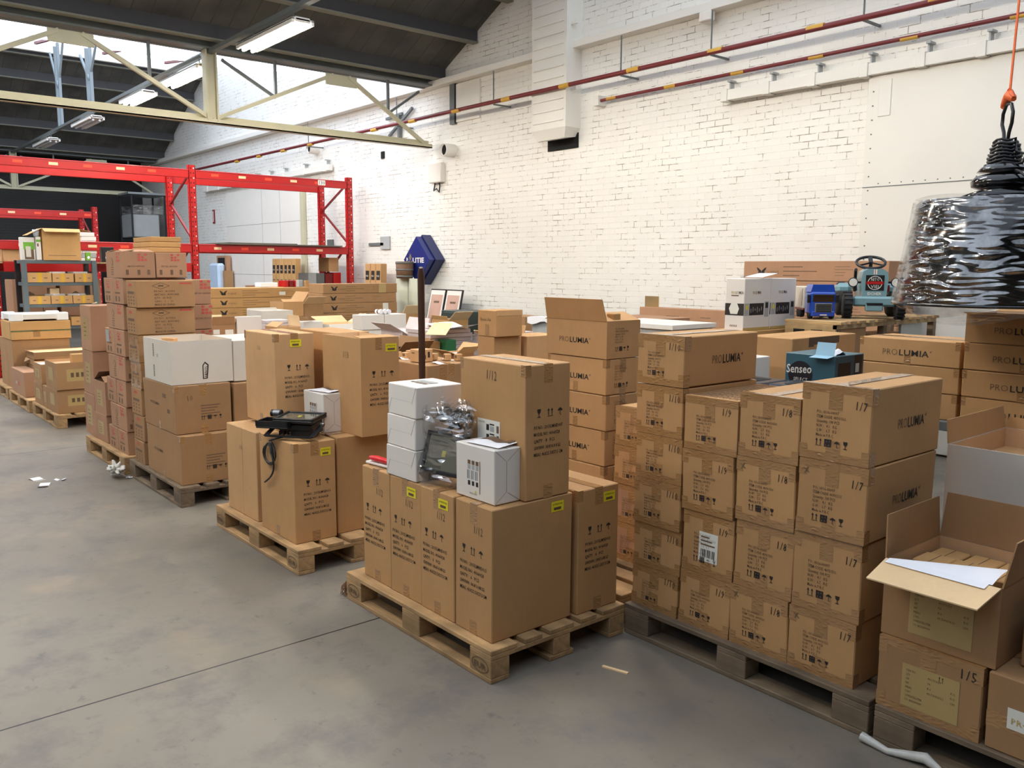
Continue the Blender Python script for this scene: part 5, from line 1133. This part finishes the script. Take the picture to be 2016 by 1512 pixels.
b = MB(); b.box(-.3, -.1, 0, .3, .1, .2, BLACK, .02); tag(b.build('black_case', None, (-7.9, 6.4, .861)), 'black case on the table left of the handwritten carton', 'case')
# white draped cabinet
t = thing('draped_cabinet', 'grey white box with a loose cover between the handwritten and wordmark cartons', 'cabinet', (-7.1, 6.9, 0))
b = MB(); b.box(-.42, -.3, 0, .42, .3, 1.1, LABELG, .004); b.build('body', t)
b = MB(); b.grid(lambda u, v: (-.46+.92*u, -.34+.68*v, 1.13+.02*math.sin(9*u)*math.cos(5*v)), 12, 8, WHITEW); b.grid(lambda u, v: (-.46+.92*u, -.34, 1.13+.02*math.sin(9*u)-.07*v*(1+.4*math.sin(14*u))), 12, 2, WHITEW); b.build('cover_sheet', t)
# white table
t = thing('white_cabinet', 'low white cabinet with a thick white top behind the tall wordmark column', 'cabinet', (-4.6, 5.6, 0))
b = MB(); b.box(-.85, 0, 1.188, 0, .6, 1.23, WHITE, .003); b.build('top', t)
b = MB(); b.box(-.83, .03, 0, -.03, .58, 1.186, mat('cabinet_dull_white', (200, 200, 192), .5, var=.02)); b.build('body', t)  # body in a duller white than the top
carton('long furniture carton tilted against the wall behind the white cabinet', None, -5.22, 7.35, .97, 1.3, .15, .3, KRAFTP, vz)
carton('supporting crate for the tilted long carton at the wall', None, -5.3, 7.3, .0, 1.1, .25, .968, KRAFTD)
b = MB(); b.box(-.1, -.01, 0, .1, 0, .12, mat('foil', (230, 200, 150), .15, metal=.8, var=.1)); tag(b.build('foil_card', None, (-6.38, 7.4, 1.271)), 'shiny copper coloured card standing on the long carton', 'card')
carton('low brown carton behind the opened wordmark carton at the wall', None, -5.6, 6.6, 0, .7, .5, 1.2, KRAFTP)
t = thing('dark_shelf', 'dark wooden shelf between the white cabinet and the white picture boxes', 'shelf', (-4.26, 5.75, 0))
b = MB(); b.box(-.3, -.15, 1.15, .3, .15, 1.18, WOODO); b.build('shelf_board', t); b = MB(); b.box(-.3, -.15, 0, -.26, .15, 1.15, WOODO); b.box(.26, -.15, 0, .3, .15, 1.15, WOODO); b.build('side_panel', t)
carton('small black device standing on the dark wooden shelf', None, -4.02, 5.68, 1.181, .09, .06, .08, BLACK, name='small_device')
# white picture boxes
def pic(fc, w, d, h):
    for Q, L in ((fc['F'], w), (fc['R'], d)):
        Q.text('PRO', L*.3, h*.7, .03, GOLD, width=.035, bold=.01); Q.text('LUMIA', L*.3+.038, h*.7, .03, INKL, width=.07, bold=.01)
        if Q is fc['R']:
            Q.rect(L*.2, h*.29, L*.75, h*.52, INK); Q.rect(L*.02, h*.29, L*.18, h*.52, LABELG); Q.rect(L*.07, h*.4, L*.14, h*.49, YEL, .001)
            for k in range(6): Q.rect(L*(.25+.08*k), h*(.34+.02*(k % 3)), L*(.27+.08*k), h*(.42+.03*(k % 2)), LABELG, .0012)
            Q.rect(L*.78, h*.25, L*.95, h*.55, LABELG); Q.rect(L*.81, h*.42, L*.92, h*.53, INK, .001); Q.rect(0, .0, L, .02, GOLD)
        else:
            Q.rect(.0, h*.29, L, h*.52, INK); Q.poly([(.2, .1), (.8, .1), (.95, .5), (.75, .9), (.25, .9), (.05, .5)], L*.18, h*.29, L*.6, LABEL, .0012)
            Q.rect(L*.3, h*.66, L*.7, h*.68, INKG)
            for k in range(5): Q.rect(L*(.3+.08*k), h*.07, L*(.34+.08*k), h*.11, INKG)
for i in range(2): carton('white picture box with dark photo band, %s of the pair beside the toy truck' % ('near', 'far')[i], 'white picture boxes', -3.629, 5.2+.335*i, 1.258, .165, .333, .376, WHITE, pic, name='white_box')
carton('wooden looking crate carrying the white picture boxes', None, -3.6, 5.15, 0, .3, .78, 1.257, KRAFTY)
b = MB(); b.add([(-.08, -.1, 0), (.08, -.1, 0), (.08, .1, .03), (-.08, .1, .03)], [(0, 1, 2, 3)], WHITEW); b.add([(-.1, -.12, -.002), (-.07, -.12, -.002), (-.07, .05, .02), (-.1, .05, .02)], [(0, 1, 2, 3)], BLACK); tag(b.build('loose_lid', None, (-3.7, 5.5, 1.64)), 'loose white lid with a black edge on the picture boxes', 'lid')
# brown torn carton, coffee machine box
carton('plain carton under the wide torn carton', None, -2.86, 4.62, 0, .32, .72, .499, KRAFTD)
carton('wide brown carton with a torn dark edge behind the coffee machine box', None, -2.85, 4.6, .5, .33, .75, .785, KRAFT, lambda fc, w, d, h: [fc['R'].rect(d*.08*k, h-.05-.012*(k % 2), d*.08*(k+1), h-.004, INKL) for k in range(3, 9)])
carton('white small box beside the wide torn carton, upper one', 'two small white boxes', -2.93, 4.28, 1.04, .1, .22, .14, WHITE, name='white_box'); carton('white small box beside the wide torn carton, lower one', 'two small white boxes', -2.93, 4.28, .9, .1, .22, .139, WHITE, name='white_box')
t = thing('steel_table', 'low dark table under the coffee machine box and the dark cases', 'table', (-2.75, 4.3, 0))
b = MB(); b.box(-.5, -.5, .87, .55, .28, .898, STEELG, .003); b.build('tabletop', t)
for sx in (-.45, .5):
    for sy in (-.45, .22): b = MB(); b.box(sx-.02, sy-.02, 0, sx+.02, sy+.02, .87, STEELG); b.build('leg', t)
TEAL = mat('teal_card', (54, 92, 104), .4, var=.12, scale=5); TEALL = mat('teal_card_light', (146, 186, 206), .4, var=.05); CHAR = mat('charcoal_card', (30, 28, 32), .4, var=.1)
t = thing('coffee_machine_box', 'teal coffee machine box with round dark logo and torn top', 'box', (-2.42, 4.23, .899))
b = MB(); b.box(-.24, 0, 0, .06, .3, .34, TEAL, .003); F = Face(b, (-.24, 0, 0), (1, 0, 0), (0, 0, 1), .3, .34)
n = 32; F.poly([(.5+.5*math.cos(2*math.pi*i/n), .5+.5*math.sin(2*math.pi*i/n)) for i in range(n)], .02, .15, .15, CHAR, .0006)
F.text('Senseo', .008, .23, .066, WHITE, width=.155, off=.0019, res=2, shear=.1, bold=.015, rot=.05); F.text('SELECT', .055, .19, .026, WHITE, off=.0019)
Rr = Face(b, (.06, 0, 0), (0, 1, 0), (0, 0, 1), .3, .34)
Rr.rect(.03, .02, .16, .3, CHAR, .0006); Rr.rect(.2, 0, .28, .335, BLACK, .0006); Rr.rect(.21, .24, .25, .29, LABEL, .0012); Rr.rect(.1, .12, .11, .15, RED, .0012); Rr.rect(.0, .1, .03, .15, LABEL, .0012); b.build('box_body', t)
b = MB(); b.add([(0, 0, 0), (.11, 0, 0), (.11, .02, .07), (0, .02, .07)], [(0, 1, 2, 3)], TEALL); b.add([(0, 0, 0), (.11, 0, 0), (.1, -.05, -.01), (-.01, -.05, -.01)], [(3, 2, 1, 0)], TEALL); b.build('flap', t, (-.06, 0, .34))
b = MB(); b.grid(lambda u, v: (-.05+.09*u, .03+.18*v, .335+.03*math.exp(-((v-.35)*4)**2)*(1+.3*math.sin(11*u))+.004*math.sin(17*v)), 10, 16, WHITEW); b.build('torn_liner', t)
for i, (x, y, z, w, d) in enumerate(((-2.66, 3.84, .902, .36, .3), (-2.3, 3.9, .902, .34, .26))):
    b = MB(); b.box(-w/2, -d/2, 0, w/2, d/2, .22, mat('blue_black', (34, 40, 52), .25, var=.1), .01); b.box(-w*.3, -d*.3, .2201, w*.3, d*.3, .2215, HOLE); tag(b.build('black_case', None, (x, y, z)), ('dark panelled case behind the dividers, left one', 'dark panelled case behind the dividers, right one')[i], 'case')
# slatted display table with tractor and truck
t = thing('slatted_table', 'big plywood crate table with slatted top carrying the toy tractor', 'table', (-3.14, 5.6, 0))
for k in range(12): b = MB(); b.box(-.42, .02+k*.132, 1.312, .03, .11+k*.132, 1.333, WOODN if k % 3 else PLY, .002); b.build('slat', t)
b = MB(); b.box(-.4, 0, .6, 0, .02, 1.31, PLY); 
for u in (-.33, -.19): b.box(u, -.001, 1.19, u+.09, .001, 1.27, HOLE, 0)
b.build('front_panel', t)
b = MB(); b.box(-.02, 0, 1.28, 0, 1.58, 1.312, PLY); b.box(-.03, .02, .3, -.01, .45, 1.28, KRAFTD); b.box(-.03, 1.0, .3, -.01, 1.35, 1.28, LABELG); b.build('side_rail', t)
for y in (.03, .7, 1.53):
    for x in (-.4, -.05): b = MB(); b.box(x, y, 0, x+.05, y+.05, 1.28, WOODO); b.build('leg', t)
carton('brown carton stored under the slatted table', None, -3.22, 6.4, 0, .27, .5, 1.2, KRAFTD)
# toy truck
TB = mat('truck_blue', (24, 74, 176), .25, var=.04, coat=.5)
t = thing('toy_truck', 'blue toy truck with pale trailer on the slatted table', 'toy truck', (-3.37, 5.82, 1.334), R(48))
b = MB(); b.box(-.093, 0, .035, .093, .14, .2, TB, .012); b.prism([(-.09, .2), (.09, .2), (.075, .255), (-.075, .255)], .015, .15, TB); b.box(-.085, -.012, .02, .085, .02, .06, TB, .006); b.build('cab', t)
b = MB(); b.box(-.078, -.004, .128, .078, .004, .182, BLACKG, .002); b.build('windscreen', t)
b = MB(); b.box(-.062, -.014, .05, .062, -.002, .118, STEELG, .003)
for k in range(5): b.box(-.055, -.016, .056+.012*k, .055, -.013, .062+.012*k, BLACK)
b.box(-.025, -.016, .028, .025, -.012, .036, LABEL); b.build('grille', t)
for s in (-1, 1): b = MB(); b.box(s*.105-.01, .0, .12, s*.105+.01, .02, .18, BLACK, .003); b.build('mirror', t)
for y in (.05, .26, .32):
    for s in (-1, 1): b = MB(); b.lathe([(0, -.014), (.033, -.014), (.036, 0), (.033, .014), (0, .014)], RUBBER, 20, Matrix.Translation((s*.078, y, .036)) @ Matrix.Rotation(R(90), 4, 'Y')); b.build('wheel', t)
b = MB(); b.box(-.095, .16, .06, .095, .5, .235, OFFW, .004); b.box(-.096, .16, .06, .096, .5, .075, REDD); b.box(-.097, .2, .09, -.095, .205, .22, INKG); b.build('trailer', t)
# pedal tractor
TG = mat('tractor_teal', (120, 156, 162), .3, var=.03, coat=.3)
t = thing('pedal_tractor', 'grey blue pedal toy tractor facing the camera on the slatted table', 'toy tractor', (-3.19, 6.22, 1.334), .62)
b = MB(); b.prism([(-.085, .165), (.085, .165), (.095, .3), (.085, .35), (.05, .372), (-.05, .372), (-.085, .35), (-.095, .3)], 0, .26, TG); b.build('bonnet', t)
b = MB(); F = Face(b, (-.09, 0, .16), (1, 0, 0), (0, 0, 1), .18, .2); F.rect(.025, .05, .155, .165, BLACK, .002)
n = 28; ring = lambda r_: [(.09+r_*math.cos(2*math.pi*i/n), .107+r_*math.sin(2*math.pi*i/n)) for i in range(n)]
A, B_ = ring(.052), ring(.047)
for i in range(n): b.add([(A[i][0], A[i][1], 0), (A[(i+1) % n][0], A[(i+1) % n][1], 0), (B_[(i+1) % n][0], B_[(i+1) % n][1], 0), (B_[i][0], B_[i][1], 0)], [(0, 1, 2, 3)], LABEL, F.M(0, 0, 1, .003))
F.rect(.03, .097, .15, .118, RED, .0035); F.text('NITO', .06, .122, .034, LABEL, width=.06, off=.0035); F.text('VIEJ', .062, .068, .034, LABEL, width=.056, off=.0035); F.text('EICHER', .04, .016, .03, LABEL, width=.1, off=.0025, bold=.02)
F.rect(.078, .17, .102, .208, LABEL, .002); F.rect(.086, .17, .09, .208, RED, .003); b.build('grille_plate', t)
b = MB(); b.box(-.15, -.02, .09, .15, .12, .165, TG, .015); b.box(-.06, -.06, .055, .06, .02, .11, TG, .008); b.box(-.055, -.062, .1, .055, -.0, .118, BLACK); b.build('front_axle_body', t)
for s in (-1, 1):
    b = MB(); b.box(s*.18-.06, .3, .17, s*.18+.06, .5, .26, TG, .03); b.build('mudguard', t)
    b = MB(); b.lathe([(0, -.03), (.085, -.03), (.1, -.02), (.1, .02), (.085, .03), (0, .03)], RUBBER, 28, Matrix.Translation((s*.185, .02, .1)) @ Matrix.Rotation(R(90), 4, 'Y'))
    for k in range(18): an = 2*math.pi*k/18; b.box(-.03, -.008, .098, .03, .008, .106, RUBBER, 0, Matrix.Translation((s*.185, .02, .1)) @ Matrix.Rotation(an, 4, 'X'))
    b.build('front_wheel', t)
    b = MB(); b.lathe([(0, -.035), (.12, -.035), (.135, -.02), (.135, .02), (.12, .035), (0, .035)], RUBBER, 28, Matrix.Translation((s*.19, .42, .135)) @ Matrix.Rotation(R(90), 4, 'Y')); b.build('rear_wheel', t)
    b = MB(); b.lathe([(0, 0), (.03, 0), (.036, .01), (.03, .035), (0, .05)], BLACK, 20, Matrix.Translation((s*.15, .05, .27)) @ Matrix.Rotation(R(90), 4, 'X') @ Matrix.Translation((0, 0, -.02)) @ Matrix.Rotation(R(180), 4, 'X') @ Matrix.Translation((0, 0, -.05))); b.lathe([(0, .0), (.029, .0)], LABEL, 20, Matrix.Translation((s*.15, .018, .27)) @ Matrix.Rotation(R(90), 4, 'X')); b.bar((s*.13, .05, .27), (s*.08, .06, .27), .015, .015, BLACK); b.build('headlight', t)
b = MB(); b.tube([(-.13, .08, .2), (-.13, .08, .36), (-.13, .06, .365)], .012, BLACK, 8); b.build('exhaust_pipe', t)
b = MB(); pts = [(.105*math.cos(2*math.pi*i/24), .26+.06*math.sin(2*math.pi*i/24), .42+.045*math.sin(2*math.pi*i/24)) for i in range(24)]; b.tube(pts, .011, BLACK, 8, closed=True)
for a in (90, 210, 330): b.bar((0, .26, .42), (.1*math.cos(R(a)), .26+.057*math.sin(R(a)), .42+.043*math.sin(R(a))), .03, .012, BLACK)
b.bar((0, .26, .42), (0, .3, .3), .025, .025, BLACK); b.build('steering_wheel', t)
b = MB(); b.box(-.08, .26, .12, .08, .5, .2, TG, .01); b.box(-.09, .45, .2, .09, .56, .24, BLACK, .01); b.build('seat', t)
b = MB(); b.bar((.11, .12, .2), (.11, .12, .25), .025, .025, RED); b.build('lever', t)
for i in range(4): carton('long furniture carton lying along the wall behind the tractor, %s' % ('bottom', 'second up', 'third up', 'top')[i], 'long furniture cartons along the wall', -3.55+.0*i if i < 3 else -3.65, 7.35, 1.02+.19*i, 1.5, .3, .188, KRAFTP, vz)
table('bench at the wall under the long cartons', -3.4, 7.3, 1.8, .5, 1.018, STEELG, name='wall_bench')
# ================================================================ HANGING LAMP SHADE
cx, cy = -1.708, 4.513
t = thing('hanging_lampshade', 'large black conical lampshade wrapped in crinkled clear film, hung by orange strap', 'lamp', (cx, cy, 1.5))
b = MB(); b.lathe([(.445, .035), (.45, .04), (.372, .52), (.36, .535), (.0, .54)], BLACKG, 64); b.lathe([(.44, .04), (.362, .52)], BLACK, 64); b.build('shade', t)
b = MB(); b.lathe([(.448, .03), (.458, .03), (.458, .042), (.448, .045)], BLACKG, 64); b.build('rim', t)
fm = MB()
def wrapf(u, v):
    an = 2*math.pi*u; r_ = .457-.078*v+.006*noise.noise(Vector((9*math.cos(an)+3*v, 9*math.sin(an), 4*v)))+.004; return (r_*math.cos(an), r_*math.sin(an), .045+.49*v)
fm.grid(wrapf, 120, 24, FILM)
fm.grid(lambda u, v: ((.378*(1-v)+.0)*math.cos(2*math.pi*u), .378*(1-v)*math.sin(2*math.pi*u), .548+.008*noise.noise(Vector((8*u, 6*v, 1)))), 60, 8, FILM)
fm.grid(lambda u, v: ((.45-.05*v+.01*math.sin(9*u*6.28))*math.cos(2*math.pi*u), (.45-.05*v+.01*math.sin(9*u*6.28))*math.sin(2*math.pi*u), .035-.06*v*(1+.5*math.sin(2*math.pi*u*3))), 90, 4, FILM)
fm.build('plastic_wrap', t)
b = MB(); b.lathe([(.0, .54), (.17, .54), (.175, .56), (.1, .585), (.135, .6), (.14, .625), (.12, .65), (.06, .665), (.115, .67), (.1, .69), (.055, .72), (.04, .74), (.035, .79), (.03, .82), (0, .83)], BLACKG, 40); b.build('ceiling_cup', t)
b = MB(); cpts = []
for k in range(120): an = k*.42; cpts.append(((.05+.03*(1-k/120)+.004*math.sin(k))*math.cos(an), (.05+.03*(1-k/120))*math.sin(an), .69+.13*k/120+.006*math.sin(k*1.7)))
cpts += [(.06, -.03, .76), (.11, -.05, .74), (.1, -.05, .7), (.02, -.06, .69), (.1, -.08, .66), (.15, -.1, .62)]
b.tube(cpts, .0065, BLACK, 6); b.build('wound_cable', t)
b = MB(); hk = [(-.02, 0, .81), (-.035, 0, .86), (-.065, 0, .9), (-.062, 0, .95), (-.03, 0, .985), (.0, 0, .99), (.035, 0, .98), (.06, 0, .94), (.055, 0, .89), (.03, 0, .85), (.02, 0, .81)]
hk = [(p[0]*.642*1.0, -p[0]*.7665, p[2]) for p in hk]; b.tube(hk, .0085, BLACK, 8); b.build('hook', t)
OR = mat('strap_orange', (224, 100, 36), .6, var=.05)
s = thing('orange_strap', 'orange hanging strap knotted to the lampshade hook', 'strap', (cx, cy, 2.48))
b = MB(); b.bar((0, 0, .06), (.07, -.085, 1.985), .022, .004, OR, (.77, .64, 0)); b.build('webbing', s)
b = MB(); b.grid(lambda u, v: ((-.07+.13*u)*.642+.01*math.sin(7*v), -(-.07+.13*u)*.7665-.01, .03+.05*math.sin(math.pi*u)*(1-.5*v)-.04*v*(1-u)+.0), 12, 6, OR); b.tube([(-.045, .05, .01), (-.02, .02, .03), (0, -.01, .045), (.02, -.02, .03), (.035, -.04, .02)], [.012, .02, .022, .02, .012], OR, 8); b.build('knot', s)
# ================================================================ RACKS AND SHELF ON THE LEFT
def upright(root, x, y, h, m, nm='upright'):
    b = MB(); b.box(x-.045, y-.05, 0, x+.045, y-.045, h, m); b.box(x-.045, y+.045, 0, x+.045, y+.05, h, m); b.box(x+.04, y-.05, 0, x+.045, y+.05, h, m)
    n = int(h/.075)
    for k in range(n):
        z = .06+.075*k
        for dy in (-.022, .022): b.box(x+.0445, y+dy-.007, z, x+.0462, y+dy+.007, z+.022, HOLE if k % 2 or dy < 0 else LABEL)
        b.box(x-.02, y-.0512, z, x-.008, y-.0495, z+.022, HOLE)
    return b.build(nm, root)
def rack(label, X, ys, h, beams, depth=1.05, m=RED):
    t = thing('pallet_rack', label, 'rack', (X, ys[0], 0))
    for y in ys:
        for dx in (0, -depth): upright(t, dx, y-ys[0], h, m)
        z = .25; k = 0
        while z < h-.3:
            z2 = min(z+.62, h-.1); b = MB(); b.bar((-.04 if k % 2 else -depth+.04, y-ys[0], z), (-depth+.04 if k % 2 else -.04, y-ys[0], z2), .03, .03, REDD, (0, 1, 0)); b.build('brace', t); z = z2; k += 1
    for i, z in enumerate(beams):
        for y0, y1 in zip(ys[:-1], ys[1:]):
            for dx in (.02, -depth-.02):
                b = MB(); b.box(dx-.025, y0-ys[0]+.055, z-.13, dx+.025, y1-ys[0]-.055, z, m, .006)
                if dx > 0:
                    b.box(dx+.025, y0-ys[0]+.05, z-.02, dx+.027, y1-ys[0]-.05, z-.012, REDD)
                    for k in range(5): yy = y0-ys[0]+.3+k*.45; b.box(dx+.0252, yy, z-.085, dx+.0262, yy+.12, z-.045, CREAM if (k+i) % 2 else mat('orange_tag', (240, 74, 40), .5, var=0))
                b.build('beam', t)
    return t
r1 = rack('tall red pallet rack in front of the far white panels, two bays', -13.75, [2.15, 4.92, 7.7], 3.27, [3.2, 2.05])
b = MB(); Fx = Face(b, (-13.702, 7.08, 3.1), (0, 1, 0), (0, 0, 1), .3, .1); Fx.rect(0, 0, .14, .085, LABEL, .002); Fx.text('130', .01, .015, .085, INK, width=.12, off=.003); tag(b.build('number_plate'), 'white number plate on the end of the upper red beam', 'sign')
b = MB(); b.box(-1.0, -1.1, 0, .1, 1.15, .02, mat('shelf_sheet', (96, 92, 82), .7, var=.1)); b.box(-.9, -.9, .021, .08, .3, .035, MATS['shelf_sheet']); tag(b.build('board_sheet', None, (-13.75, 6.35, 2.052)), 'dark warped boards lying on the lower rack beams', 'board')
r2 = rack('second red pallet rack deeper in the dark end of the hall', -19.0, [.2, 2.5, 4.8], 2.88, [2.78, 2.12])
# goods in the rack bay at the left
GB = 'cartons on the rack behind the grey shelf'
for i, (y, z, w_, h_) in enumerate(((2.35, 1.52, .55, .2), (2.35, .95, .6, .55), (2.95, .95, .6, .55))):
    if i == 0: continue
    carton('brown carton with printed plant on the rack behind the grey shelf' if i == 1 else 'brown carton on the rack hidden by the grey shelf', GB, -13.75, y, .951, .6, .55, h_, KRAFTP, lambda fc, w, d, h: (fc['R'].umbrella(.12, .2, .2, INKL), fc['R'].umbrella(.3, .08, .16, INKL)))
t2 = thing('rack_shelf_level', 'lower red rack beams carrying cartons behind the grey shelf', 'rack beam', (-13.75, 2.2, 0))
for dx in (.02, -1.07):
    for z in (.95, 1.75): b = MB(); b.box(dx-.025, .05, z-.14, dx+.025, 2.65, z, RED, .006); b.build('beam', t2)
b = MB(); b.box(-1.05, .05, .93, 0, 2.65, .95, PLY); b.build('board', t2)
b = MB(); b.box(-1.05, .05, 1.73, 0, 2.65, 1.75, PLY); b.build('board', t2)
carton('plain brown carton on the rack left of the plant catalogues', GB, -13.74, 2.25, 1.752, .5, .42, .18, KRAFTL)
for i in range(7):
    carton('white stack of flat boxes on the rack right of the open shelf carton', 'flat white boxes stacked on the rack', -13.72, 3.25+.01*(i % 3), 1.752+.062*i, .3, .2, .06, WHITE if i != 1 else LABELG, name='flat_box')
carton('tan carton on the rack right of the grey shelf', None, -13.8, 3.75, 1.752, .5, .5, .26, KRAFTY)
carton('small black printed box at the edge of the rack', None, -13.4, 3.45, 1.752, .1, .17, .22, BLACK, lambda fc, w, d, h: (fc['R'].rect(.05, .05, .1, .08, WHITEW), fc['R'].rect(.08, .13, .12, .16, WHITEW)))
b = MB(); b.box(-.3, -.2, -.02, .3, .25, 0, PLY); tag(b.build('board_sheet', None, (-13.6, 3.6, 1.75)), 'small board jutting from the rack under the black box', 'board')
t = thing('grey_shelf_unit', 'grey steel shelf unit with brown bins in front of the red rack', 'shelf unit', (-12.85, 2.77, 0))
SG = mat('shelf_grey', (88, 98, 100), .5, var=.05)
for z in (.55, .885, 1.185, 1.475, 1.77): b = MB(); b.box(-.45, -.44, z-.045, 0, .44, z, SG, .003); b.build('shelf_board', t)
for y in (-.43, .43):
    for x in (-.43, .0): b = MB(); b.box(x-.03, y-.03, 0, x+.03, y+.03, 1.77, SG if x == 0 else BLACK); b.build('post', t)
bins = [(-.4, 1.475, .3, .13), (-.11, 1.475, .27, .12), (.18, 1.475, .24, .12), (-.4, 1.185, .26, .11), (-.13, 1.185, .26, .11), (.14, 1.185, .26, .11), (-.4, .885, .3, .12), (.1, .885, .3, .12)]
for i, (y, z, d_, h_) in enumerate(bins):
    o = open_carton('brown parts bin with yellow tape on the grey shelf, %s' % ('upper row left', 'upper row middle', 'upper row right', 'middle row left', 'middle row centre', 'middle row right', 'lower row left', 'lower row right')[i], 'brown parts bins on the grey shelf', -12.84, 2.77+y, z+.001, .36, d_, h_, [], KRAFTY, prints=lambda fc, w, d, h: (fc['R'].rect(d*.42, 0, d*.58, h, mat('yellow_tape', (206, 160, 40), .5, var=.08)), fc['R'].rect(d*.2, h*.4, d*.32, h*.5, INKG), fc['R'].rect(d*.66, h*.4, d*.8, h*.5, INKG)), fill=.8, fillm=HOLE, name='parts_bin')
for i, (y, z) in enumerate(((-.02, 1.6), (.25, 1.6), (-.05, 1.3), (.22, 1.3))):
    b = MB(); b.box(-.08, -.1, 0, .08, .1, .04, WHITE, .006); tag(b.build('white_part', None, (-13.0, 2.77+y, z-.022), .3*i), 'white plastic part sticking out of a bin on the shelf', 'part', 'white plastic parts in the bins')
carton('pale pink card box leaning on the middle shelf level', None, -12.95, 2.65, 1.296, .2, .12, .1, CREAM)
open_carton('big brown carton with drooping flaps on top of the grey shelf', None, -12.83, 2.58, 1.771, .32, .46, .42, [('R', 118, .1, KRAFTY), ('L', 110, .15), ('F', 118, .2, KRAFTY), ('B', 100, .15)], KRAFTY, prints=lambda fc, w, d, h: fc['R'].rect(.06, .06, .4, .067, INKG))
def bin_cat(lb, y, w_):
    carton(lb, 'garden catalogues on the grey shelf', -12.9, y, 1.771, .1, w_, .3, WHITE, lambda fc, w, d, h: (fc['R'].rect(w_*.2, .14, w_*.97, .235, mat('leaf_green', (110, 170, 50), .6, var=.2, scale=30)), fc['R'].rect(w_*.25, .01, w_*.9, .14, INKG), fc['R'].rect(w_*.35, .04, w_*.7, .18, OFFW, .001)), name='catalogue')
bin_cat('white catalogue with green garden picture left of the drooping carton', 2.33, .17)
carton('narrow white and green box between catalogue and drooping carton', None, -12.86, 2.505, 1.771, .1, .06, .31, WHITE, lambda fc, w, d, h: (fc['R'].rect(0, .24, .06, .27, MATS['leaf_green']), fc['R'].rect(.01, .18, .03, .22, INKG)))
carton('small green light bulb box at the right end of the grey shelf', None, -12.84, 3.1, 1.771, .06, .065, .11, MATS['leaf_green'], lambda fc, w, d, h: fc['R'].poly([(.3, 0), (.7, 0), (.95, .6), (.5, 1), (.05, .6)], .012, .02, .045, WHITEW))
b = MB(); b.lathe([(.0, 0), (.03, 0), (.045, .09), (.04, .09), (.028, .01)], mat('pale_cup', (190, 205, 215), .3, var=.02), 16); tag(b.build('plastic_cup', None, (-12.9, 2.52, 2.083)), 'pale plastic cup on the narrow white and green box', 'cup')
# dark machinery at the far end
t = thing('wrapped_machine', 'dark shelving with film wrapped pale box at the far dark end', 'machine', (-24.2, 7.4, 0))
b = MB(); b.box(-.5, -.45, 0, .5, .3, 1.9, mat('dark_metal', (36, 36, 38), .6, var=.1), .01); b.build('cabinet', t)
b = MB(); b.box(-.45, -.5, 2.45, .45, .2, 3.05, LABELG, .02); b.build('pale_box', t); b = MB(); b.box(-.52, -.5, 1.9, .52, .3, 2.4, MATS['dark_metal'], .02); b.box(-.5, -.5, 3.05, .5, .3, 3.3, FILM, .02); b.build('upper_case', t)
b = MB(); b.box(-.6, -.6, 3.55, .6, .4, 3.6, GALV); b.build('shelf_top', t)
for x in (-.5, .5):
    for y in (-.5, .35): b = MB(); b.box(x-.02, y-.02, 0, x+.02, y+.02, 3.55, MATS['dark_metal']); b.build('post', t)
# litter on the floor
for i, (x, y, w_, rz) in enumerate(((-7.55, 1.36, .13, .3), (-7.3, 1.36, .12, -.4), (-7.42, 1.5, .08, 1.0), (-7.15, 1.95, .06, .2))):
    b = MB(); b.grid(lambda u, v, w_=w_: (w_*(u-.5), w_*.6*(v-.5), .004+.006*math.sin(6*u+i)), 4, 3, WHITEW); tag(b.build('paper_scrap', None, (x, y, 0), rz), 'torn white paper scrap on the concrete floor', 'paper', 'paper scraps on the floor')
def crump(u, v):
    p = Vector((math.sin(math.pi*v)*math.cos(2*math.pi*u), math.sin(math.pi*v)*math.sin(2*math.pi*u), -math.cos(math.pi*v))); k = .62+.75*noise.noise(p*2.3)+.3*noise.noise(p*6)
    return (.12*p.x*k, .07*p.y*k, .07+.07*p.z*k)
b = MB(); b.grid(crump, 40, 20, mat('crumpled_film', (222, 218, 208), .4, var=.1, scale=30)); tag(b.build('crumpled_plastic', None, (-7.22, 1.87, .0)), 'crumpled ball of whitish plastic between the two pallets', 'plastic')
b = MB(); b.box(-.06, -.008, 0, .06, .008, .006, CREAM); tag(b.build('wood_splinter', None, (-2.35, 2.55, 0), .3), 'small pale wood splinter on the floor in front of the worn pallet', 'splinter')
